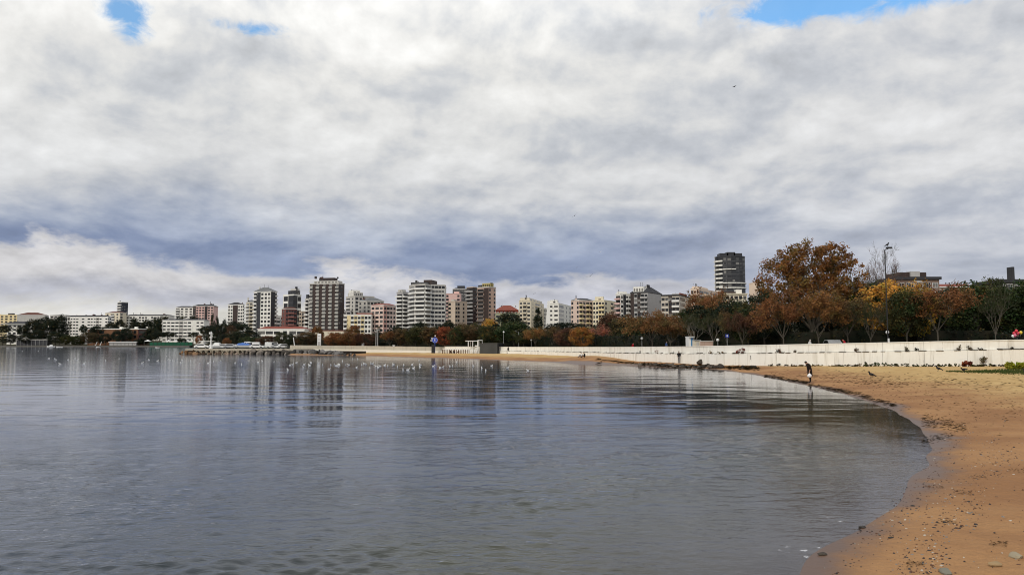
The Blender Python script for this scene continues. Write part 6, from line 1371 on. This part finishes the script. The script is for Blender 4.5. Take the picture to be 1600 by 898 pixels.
def vehicles():
    SIL = (.45, .46, .47); W_ = (.8, .8, .78)
    car(behind(1297, 103), R(83), 'white car parked behind the wall under the huge plane tree', W_)
    for px, Y, yaw, d, c, v in ((318, 236, 8, 'white car at the seaward end of the parking row on the breakwater', W_, False), (352, 240, 170, 'white car between the light tower and the blue covered boat', W_, False), (363, 237, 5, 'silver car next to the blue covered boat on its seaward side', SIL, False),
                               (396, 240, 185, 'white van just landward of the blue covered boat', W_, True), (404, 236, 6, 'white car between two vans on the breakwater', W_, False), (428, 243, 10, 'white van parked by the dark red tree', W_, True), (437, 240, 0, 'silver car next to the van by the dark red tree', SIL, False), (446, 236, 30, 'small white car at the start of the plain sea wall', W_, False)):
        x = wx(px, Y); car(Vector((x, Y, max(gz(x, Y), 1.56))), R(yaw), d, c, v, 'vehicles parked on the breakwater')
    tarp = mat('blue_tarp', (.05, .14, .42), .5, .25, 1.2)
    x = wx(381, 238); boat(Vector((x, 238, max(gz(x, 238), 1.56) + .35)), R(175), 'boat on land under a bright blue cover among the parked cars', .95, tarp, False)
    x = wx(390, 241); boat(Vector((x, 241, max(gz(x, 241), 1.56) + .4)), R(5), 'white cabin boat hauled out beside the blue covered boat', 1.0)
    x = wx(341, 240); boat(Vector((x, 240, max(gz(x, 240), 1.56) + .3)), R(178), 'white cabin boat hauled out beside the white light tower', .9)
    p = on(101, 542, 0); boat(Vector((p.x, p.y * .97, 0.0)), R(200), 'white cabin motorboat afloat off the far shore', 1.15)
    p = on(114, 542.4, 0); boat(Vector((p.x, p.y * .97, 0.0)), R(190), 'smaller low white motorboat floating beside the cabin motorboat', .85, None, False)
    p = on(166, 542.6, 0); boat(Vector((p.x, p.y * .98, 0.0)), R(170), 'tiny white open boat off the white jetty pavilion', .6, None, False)
    p = on(257, 543.2, 0); boat(Vector((p.x, p.y * .98, 0.0)), R(170), 'tiny white open boat below the green slope', .6, None, False)
vehicles()

# ------------------------------------------------------------------ harbour side: light tower, pavilions, far shore
def harbour():
    Y = 231; s = Y / F_PX; x = wx(332, Y); z = 1.56; t = thing('light_tower', 'slender white light tower with a small platform near the tip of the breakwater', 'tower', (x, Y, z)); h = at(332, 517.5, Y).z - z
    b = MB(); b.tube((0, 0, 0), (0, 0, h), 1.0 * s, .8 * s, PAINTW, 10); b.obj('shaft', t); b = MB(); b.box(-3 * s, -.8 * s, -.25, .25, h - 4.2 * s, h - 1.2 * s, PAINTW); b.obj('lantern_box', t); b = MB(); b.box(.3 * s, 1.6 * s, -.1, .1, h - .6, h - .3, PAINTW); b.obj('arm', t)
    b = MB(); b.box(-1.7 * s, 1.7 * s, -.35, .35, h * .58, h * .60, PAINTW); b.obj('platform', t); b = MB(); b.box(-2 * s, 2 * s, -.5, .5, 0, .3, PAINTW); b.obj('base', t)
    # tiered white pavilion with red roof
    Y = 470; s = Y / F_PX; p = behind(343, Y); t = thing('pavilion', 'tiered white pavilion with a dark red roof behind the light tower', 'building', p); top = lambda y: at(343, y, p.y).z - p.z
    for y, w0, w1, d0 in ((526.5, -13, 11, -1), (532.8, -28, 12, -2)):
        b = MB(); b.box(w0 * s, w1 * s, d0, 10, top(y + .8), top(y - .4), WHITE); b.obj('terrace_slab', t)
    b = MB(); b.box(-11 * s, 10 * s, 1, 9, 0, top(521), WHITE); b.obj('wall', t)
    for k in range(6):
        xx = (-8.5 + k * 3.4) * s; b = MB(); b.box(xx - .4, xx + .4, .93, .997, top(525.5), top(522), GLASS); b.obj('window', t)
    for k in range(5):
        xx = (-8 + k * 4) * s; b = MB(); b.box(xx - 1.0 * s, xx + .9 * s, .93, .997, top(531.5), top(528), GLASS); b.obj('window', t)
    b = MB(); r0 = top(521); b.add([(-9 * s, -.5, r0), (10 * s, -.5, r0), (10 * s, 10, r0), (-9 * s, 10, r0), (-6 * s, 3, top(517)), (7 * s, 3, top(517)), (7 * s, 6, top(517)), (-6 * s, 6, top(517))], [(3, 2, 1, 0), (4, 5, 6, 7), (0, 1, 5, 4), (1, 2, 6, 5), (2, 3, 7, 6), (3, 0, 4, 7)], mat('dark_red_roof', (.14, .03, .03), .8)); b.obj('roof', t)
    b = MB(); b.box(-3 * s, 1 * s, 4, 5, top(517), top(510), PALE); b.obj('chimney', t)
    # far-shore buildings at the water
    def pav(px0, px1, y0, y1, Y, name, label, posts, roofm, wallm_):
        c = (px0 + px1) / 2; p = behind(c, Y); s = p.y / F_PX; t = thing(name, label, 'building', p); hw = (px1 - px0) / 2 * s; z1 = at(c, y0, p.y).z - p.z; z0 = at(c, y1, p.y).z - p.z
        b = MB(); b.box(-hw, hw, -2, 6, z1 - .6, z1, roofm); b.obj('roof', t); b = MB(); b.box(-hw + .5, hw - .5, -1.0, 5.5, -1, z1 - .6, wallm_); b.obj('wall', t)
        for k in range(posts): xx = -hw + .8 + (2 * hw - 1.6) * k / (posts - 1); b = MB(); b.box(xx - .12, xx + .12, -1.6, -1.3, -1, z1 - .6, PALESTEEL); b.obj('post', t)
        return t, s, z1
    pav(30, 80, 530, 536, 722, 'pavilion', 'long waterside pavilion with a pale flat awning roof and dark open front', 9, PALE, DGREY)
    t, s, z1 = pav(174, 218, 533.5, 541, 712, 'pavilion', 'low white jetty pavilion with open bays on the far shore', 8, PAINTW, GREY)
    b = MB(); 
    p = behind(270, 700); s = p.y / F_PX; t = thing('green_screen', 'long bright green screen fence along the far bank below the white flats', 'fence', p); gm = mat('green_netting', (.015, .10, .055), .8, .15, .3)
    b = MB(); b.box(-34 * s, 34 * s, 0, .3, -1.5, at(270, 534.5, p.y).z - p.z, gm); b.obj('netting', t)
    for k in range(12): xx = (-33.5 + k * 6.1) * s; b = MB(); b.box(xx - .15, xx + .15, -.2, -.003, -1.5, at(270, 534, p.y).z - p.z, STEEL); b.obj('post', t)
    for k, (px, w, d) in enumerate(((234, 9, 'white tent roof above the near end of the green screen fence'), (266, 7, 'white tent roof in the first half of the green screen fence'), (278, 8, 'white tent roof over the middle of the green screen fence'), (296, 7, 'white tent roof at the seaward end of the green screen fence'))):
        p = behind(px, 712); s = p.y / F_PX; t = thing('marquee', d, 'tent', p, 0, 'white tents on the far bank'); zt = at(px, 530.5, p.y).z - p.z; ze = at(px, 533, p.y).z - p.z; w_ = w / 2 * s
        b = MB(); b.add([(-w_, -2, ze), (w_, -2, ze), (w_, 2, ze), (-w_, 2, ze), (0, 0, zt)], [(0, 1, 4), (1, 2, 4), (2, 3, 4), (3, 0, 4), (3, 2, 1, 0)], PAINTW); b.obj('canopy', t)
        for xx in (-w_ + .1, w_ - .1): b = MB(); b.tube((xx, -1.9, -.5), (xx, -1.9, ze), .08, .08, PALESTEEL, 5); b.obj('post', t)
    p = behind(156, 714); 
    for px, d in ((154, 'slanting white mast on the far bank nearest the motorboats'), (161, 'slanting white mast on the far bank nearest the jetty pavilion')):
        p = behind(px, 712); h = at(px, 533.5, p.y).z - p.z; t = thing('mast', d, 'mast', p, 0, 'white masts on the far bank'); b = MB(); b.tube((-.9, 0, -.5), (.7, 0, h), .35, .2, PAINTW, 6); b.obj('pole', t); b = MB(); b.box(-1.4, -.4, -.4, .4, -.6, .3, PALE); b.obj('base', t)
    # stone bank along the far waterline
    b = MB(); L = [(x, y) for x, y in [(wx(300, 640), 640), (wx(235, 690), 690), (wx(0, 706), 706), (wx(-120, 706), 706)]]; bk = mat('bank_stone', (.10, .095, .085), .9, .3, .15)
    t = thing('quay', 'low grey stone quay along the far shore', 'quay', (L[1][0], L[1][1], 0)); o = t.location
    for (x0, y0), (x1, y1) in zip(L[:-1], L[1:]):
        vs = [(x0 - o.x, y0 - 2 - o.y, -1), (x1 - o.x, y1 - 2 - o.y, -1), (x1 - o.x, y1 + 5 - o.y, -1), (x0 - o.x, y0 + 5 - o.y, -1), (x0 - o.x, y0 - 1.5 - o.y, 1.15), (x1 - o.x, y1 - 1.5 - o.y, 1.15), (x1 - o.x, y1 + 5 - o.y, 1.3), (x0 - o.x, y0 + 5 - o.y, 1.3)]
        b.add(vs, [(0, 1, 2, 3), (7, 6, 5, 4), (0, 4, 5, 1), (2, 6, 7, 3)], bk)
    b.obj('stone_face', t)
harbour()

# ------------------------------------------------------------------ plants on the wall and the sand
def plant(px, py, wpx, hpx, col, label, n=14, leaf=.10, on_wall=None, name='wall_plant', grp='plants along the wall', Y=None):
    if on_wall is not None: p = on_wall
    else:
        p = on_beach(px, py)
    s = p.y / F_PX; w, h = wpx * s, hpx * s; r = random.Random(int(px * 7 + py)); pts = [(Vector((r.uniform(-.5, .5) * w, r.uniform(-.25, .25) * min(w, .8), h * (.15 + .8 * r.random() ** 1.3))), max(.08, h * .26)) for _ in range(n)]
    t = thing(name, label, 'plant', p, 0, grp); me = leaf_crown(pts, r, 14 if leaf < .12 else 20, leaf, 1); c = link('foliage', me, t); c.color = (*col, 1)
    b = MB()
    for q, _ in pts[:6]: b.tube((q.x * .3, 0, -.05), q, .014, .008, BARK, 4)
    o = b.obj('stem', t); o.color = (.06, .045, .03, 1)
def wall_at(px):                              # a point on the ledge of the wall at a photo column
    P = wall_path(1.0); pp = px_of(P[:, 0], np.maximum(P[:, 1], 5)); i = int(np.argmin(np.abs(pp - px))); x, y = P[i]; T = P[min(i + 1, len(P) - 1)] - P[max(i - 1, 0)]; T /= np.hypot(*T); n = np.array([-T[1], T[0]])
    return Vector((x + n[0] * .16, y + n[1] * .16, wall_top(x, y) - 1.02))
def plants():
    G1 = (.035, .045, .012); DK = (.02, .018, .012); RD = (.22, .03, .02); BR = (.10, .055, .02); YB = (.20, .11, .03)
    for px, w, h, c, d in ((1163, 12, 8, (.30, .035, .02), 'bright red creeper on the wall ledge below the round black tower'), (1155, 8, 4, RD, 'low red creeper beside the bright red one on the wall ledge'), (1110, 10, 3.5, YB, 'yellow brown weed on the wall ledge by the stall'), (1126, 10, 3.5, YB, 'second yellow brown weed on the ledge, nearer the red creeper'), (1222, 9, 6, (.16, .03, .02), 'dark red creeper on the wall ledge before the plane tree'),
                           (1212, 6, 6, DK, 'dry dark weed beside the dark red creeper'), (1247, 4, 4, BR, 'small brown twigs on the ledge left of the stooping person'), (1050, 10, 4, DK, 'dark weeds on the ledge above the small walking figure'), (1028, 6, 5, (.14, .04, .02), 'rusty weed on the ledge right of the drain marks'), (1425, 4, 5, DK, 'dark tuft on the ledge beside the tall dry weed'), (1412, 5, 7, BR, 'dry twigs on the ledge below the olive tree'), (1499, 5, 8, BR, 'dry upright weed on the ledge above the red shrub'), (1518, 5, 10, BR, 'tallest dry weed on the ledge, near the pale trunked tree'), (1529, 5, 3, DK, 'dark tuft on the ledge below the pale trunked tree'), (1574, 3, 4, DK, 'pointed dark tuft on the ledge below the balloons'), (1341, 5, 6, BR, 'dry weed on the ledge under the thin leafless tree')):
        plant(px, 0, w * 1.15, h, c, d, 9, .055 if c[0] < .2 else .09, wall_at(px))
    base = [(1303, 4, G1), (1318, 5, DK), (1332, 6, BR), (1346, 5, G1), (1358, 9, (.04, .055, .012)), (1372, 8, (.04, .055, .012)), (1388, 5, G1), (1400, 7, (.05, .04, .015)), (1418, 5, G1), (1434, 5, G1), (1447, 5, DK), (1462, 5, G1), (1476, 7, (.05, .05, .015)), (1506, 4, G1), (1518, 5, (.06, .03, .015)), (1534, 6, G1), (1548, 5, DK), (1562, 4, BR), (1574, 5, G1), (1288, 3, BR), (1272, 3, BR), (1256, 4, BR), (1240, 3, BR), (1226, 4, DK), (1208, 5, DK)]
    for px, h, c in base:
        p = wall_at(px); q = Vector((p.x, p.y - 1.2, 0)); q.z = bz(q.x, q.y)
        nm = 'green' if c[1] > .04 else 'dark' if c == DK else 'brown'
        near = min([(1266, 'behind the stooping person'), (1318, 'below the red hooded person'), (1345, 'below the dark green tree'), (1384, 'below the tall street lamp'), (1432, 'below the tall dry weed'), (1465, 'behind the upright crow'), (1520, 'near the red shrub'), (1575, 'beside the yellow bush'), (1222, 'below the dark red creeper')], key=lambda a: abs(a[0] - px)); side = 'left of centre' if px < near[0] else 'right of centre'
        plant(px, 0, 21, h * .7, c, f'low {nm} weed clump at the wall foot {near[1]}, {side}', 14, .07, q, 'weed_clump')
    p = wall_at(1491); plant(1491, 0, 15, 8, (.17, .035, .02), 'rusty red shrub at the foot of the wall', 16, .13, Vector((p.x, p.y - 1.2, bz(p.x, p.y - 1.2))), 'red_shrub')
    p = wall_at(1526); plant(1527, 0, 8, 15, (.20, .12, .06), 'thin tan dry plant climbing the lower wall', 10, .10, Vector((p.x, p.y - .5, bz(p.x, p.y - .5))), 'dry_plant')
    p = on_beach(1590, 576.5); plant(1592, 0, 30, 9, (.36, .30, .03), 'bright yellow green bush at the right edge of the beach', 40, .20, p, 'yellow_bush')
    for px, py, w, h, c, d in ((955, 557, 30, 4, DK, 'dark weeds on the seaward end of the sand bank'), (975, 559, 24, 4, (.02, .024, .01), 'dark weeds on the middle of the sand bank'), (996, 559.5, 14, 3, DK, 'dark weeds at the low end of the sand bank'), (928, 553, 20, 6, (.03, .034, .014), 'green weeds on the top of the sand bank'), (893, 549, 10, 5, DK, 'dark bush by the wall beyond the seated pair'), (844, 550.5, 7, 6, DK, 'dark bush by the wall beyond the twin headed lamp')):
        plant(px, py, w, h, c, d, 16, .22, None, 'weed_clump')
plants()

# ------------------------------------------------------------------ stones, weed, shells, grass
def scatter_stones():
    r = random.Random(5); b = MB(); mats = [mat('pebble_dark', (.035, .03, .03), .7, .3, 5), mat('pebble_grey', (.22, .20, .18), .8, .3, 5), mat('pebble_pale', (.48, .43, .36), .8, .2, 5), mat('pebble_brown', (.12, .06, .035), .8, .3, 5)]
    def peb(px, py, size, m, flat=.5):
        p = on_beach(px, py); s = size; vs = []; n = 6; a0 = r.uniform(0, 6.28); el = r.uniform(1, 1.8)
        for k in range(n): a = 2 * math.pi * k / n; x, y = s * el * math.cos(a) * r.uniform(.7, 1.1), s * math.sin(a) * r.uniform(.7, 1.1); vs.append((p.x + x * math.cos(a0) - y * math.sin(a0), p.y + x * math.sin(a0) + y * math.cos(a0), p.z - .004))
        vs += [(p.x + (v[0] - p.x) * .6, p.y + (v[1] - p.y) * .6, p.z + s * flat * r.uniform(.8, 1.3)) for v in vs[:n]]
        b.add(vs, [(k, (k + 1) % n, n + (k + 1) % n, n + k) for k in range(n)] + [tuple(range(n, 2 * n))], m)
    lines = [((1440, 898), (1500, 815), (1545, 745), (1580, 700)), ((1400, 898), (1470, 800), (1530, 720), (1560, 660)), ((1370, 850), (1450, 760), (1500, 690), (1500, 650)), ((1300, 898), (1380, 820), (1450, 740), (1470, 700))]
    for li, L in enumerate(lines):
        for _ in range((520, 430, 330, 260)[li]):
            t = r.random() * 3; i = min(2, int(t)); f = t - i; px = L[i][0] + (L[i + 1][0] - L[i][0]) * f + r.gauss(0, 15); py = L[i][1] + (L[i + 1][1] - L[i][1]) * f + r.gauss(0, 10)
            if py > 925: continue
            if (py - 640) < 0: continue
            peb(px, py, r.choice((.006, .008, .01, .012, .018)) * r.uniform(.8, 1.4), r.choices(mats, (6, 3, 1.5, 5))[0], r.uniform(.3, .7))
    for _ in range(350):
        px, py = r.uniform(1290, 1640), r.uniform(610, 905)
        p = on_beach(px, py)
        if _look(_LS, p.x, p.y) < .5: continue
        peb(px, py, r.choice((.006, .009, .013, .02)) * r.uniform(.8, 1.5), r.choices(mats, (5, 2, 2, 5))[0], r.uniform(.2, .6))
    o = b.obj('pebbles'); o['kind'] = 'stuff'; o['label'] = 'shells and pebbles strewn over the beach'; o['category'] = 'pebbles'
    for px, py, s, g, d in ((1588, 870, .16, (.34, .29, .2), 'flat pale stone nearest the right edge of the sand'), (1555, 882, .11, (.34, .24, .13), 'sand coloured stone left of the flat pale stone'), (1478, 894, .14, (.2, .19, .15), 'greyish stone at the bottom edge of the photo'), (1426, 790, .05, (.04, .04, .04), 'small black stone in the middle of the sand'), (1392, 840, .06, (.05, .045, .04), 'small dark stone on the damp strip'), (1348, 824, .09, (.06, .055, .05), 'dark flat stone at the edge of the shallow water'), (1285, 866, .09, (.07, .06, .05), 'dark flat stone lying in the swash near the bottom')):
        p = on_beach(px, py); o = link('stone', ROCKS[int(px) % 6], None, (p.x, p.y, p.z + s * .12)); o.scale = (s * 1.8, s * 1.2, s * .7); o.rotation_euler = (0, 0, px); o.color = (*g, 1); tag(o, d, 'stone')
scatter_stones()
def weed():
    r = random.Random(9); V, Fc, T = [], [], []
    def scrap(p, s, h):
        a = r.uniform(-.5, .5); u = Vector((math.cos(a), math.sin(a), 0)) * s * r.uniform(1, 2.6); w = Vector((-math.sin(a), math.cos(a), 0)) * s * r.uniform(.4, .9); o = len(V); z = Vector((0, 0, h * r.uniform(.3, 1)))
        V.extend([p - u, p - w * .9 + z, p + u, p + w + z * .4]); Fc.append((o, o + 1, o + 2, o + 3)); T.append(r.uniform(.5, 1.5))
    def strip(a, b, n, width, s, h):
        for _ in range(n):
            f = r.random(); px = a[0] + (b[0] - a[0]) * f; py = a[1] + (b[1] - a[1]) * f + r.gauss(0, width); p = on_beach(px, py); scrap(p + Vector((0, 0, .01)), s * r.uniform(.5, 1.4), h)
    strip((930, 563), (1010, 568.6), 240, .7, .18, .05); strip((1005, 569.5), (1100, 572.6), 380, 1.5, .16, .08); strip((1090, 572), (1185, 575.5), 420, 1.6, .16, .08); strip((1000, 568), (1190, 573.5), 160, 1.8, .14, .05); strip((1195, 587), (1262, 598), 260, 1.6, .12, .03); strip((1262, 600), (1345, 616), 240, 1.8, .08, .03); strip((1345, 618), (1400, 634), 130, 2.0, .07, .03)
    strip((1200, 583), (1420, 600), 300, 5, .08, .03); strip((1300, 600), (1600, 640), 520, 14, .04, .02); strip((1440, 655), (1510, 668), 320, 5, .035, .02); strip((1440, 690), (1490, 680), 120, 3, .03, .015); strip((1300, 585), (1600, 600), 320, 6, .08, .03)
    for c in ((1505, 770), (1480, 815), (1560, 850), (1430, 880), (1530, 745), (1590, 735), (1460, 760)): strip((c[0] - 14, c[1]), (c[0] + 14, c[1]), 46, 2.2, .012, .01)
    me = bpy.data.meshes.new('seaweed'); me.from_pydata([tuple(v) for v in V], [], Fc); a = me.attributes.new('tint', 'FLOAT', 'FACE'); a.data.foreach_set('value', T); me.materials.append(LEAF)
    o = link('seaweed', me); o.color = (.050, .036, .019, 1); o['kind'] = 'stuff'; o['label'] = 'dark seaweed scraps washed up along the waterline'; o['category'] = 'seaweed'
    V.clear(); Fc.clear(); T.clear()
    for _ in range(5200):
        px = 1640 - 150 * abs(r.gauss(0, .55)); py = 580.5 + r.gauss(0, 1.6) * (px - 1470) / 90
        if px < 1478: continue
        p = on_beach(px, py); u = Vector((r.uniform(-1, 1), r.uniform(-1, 1), 0)).normalized() * .03; hh = Vector((r.uniform(-.05, .05), r.uniform(-.05, .05), r.uniform(.05, .16))); o = len(V); V.extend([p - u, p + u, p + hh]); Fc.append((o, o + 1, o + 2)); T.append(r.uniform(.6, 1.5))
    me = bpy.data.meshes.new('grass'); me.from_pydata([tuple(v) for v in V], [], Fc); a = me.attributes.new('tint', 'FLOAT', 'FACE'); a.data.foreach_set('value', T); me.materials.append(LEAF)
    o = link('grass', me); o.color = (.055, .07, .014, 1); o['kind'] = 'stuff'; o['label'] = 'thin green ground cover on the sand below the yellow bush'; o['category'] = 'grass'
    # dark rocks along the weedy stretch of shore
    for k in range(46):
        f = r.random(); px = 1000 + 185 * f; py = 571.2 + 4.2 * f + r.gauss(0, 1.1); p = on_beach(px, py); s = r.uniform(.25, .8); o = link('shore_rock', r.choice(ROCKS), None, (p.x, p.y, p.z + s * .12)); o.scale = (s * 1.5, s, s * .7); o.rotation_euler = (r.uniform(-.3, .3), r.uniform(-.3, .3), r.uniform(0, 6)); g = r.choice((.5, .8, 1.6)); o.color = (.07 * g, .058 * g, .046 * g, 1)
        tag(o, 'weedy dark rock in the strip of rocks at the water below the wall', 'rock', 'rocks along the weedy shore')
    p = on_beach(1095, 569); o = link('boulder', ROCKS[2], None, (p.x, p.y, p.z + .3)); o.scale = (1.3, .9, .9); o.color = (.06, .05, .04, 1); tag(o, 'largest single dark boulder on the sand at the foot of the wall', 'boulder')
weed()
def drain():
    for px, py, d in ((1000, 551, 'dark drain slit in the wall above the sand bank, the nearer of two'), (995.3, 553, 'dark drain slit in the wall above the sand bank, longer one'), (1174.5, 558.5, 'dark drain slit in the wall below the bright red creeper')):
        P = wall_at(px); z = at(px, py, P.y).z; h = .55 if '1174' not in str(px) else .5
        o = MB(); o.box(-.07, .07, -.012, 0, -h / 2, h / 2, GB); o.box(-.09, .09, -.03, -.012, h / 2 - .05, h / 2 + .02, STEEL); q = o.obj('drain_slit', None, False, (P.x, P.y - .17, z)); tag(q, d, 'drain')
drain()
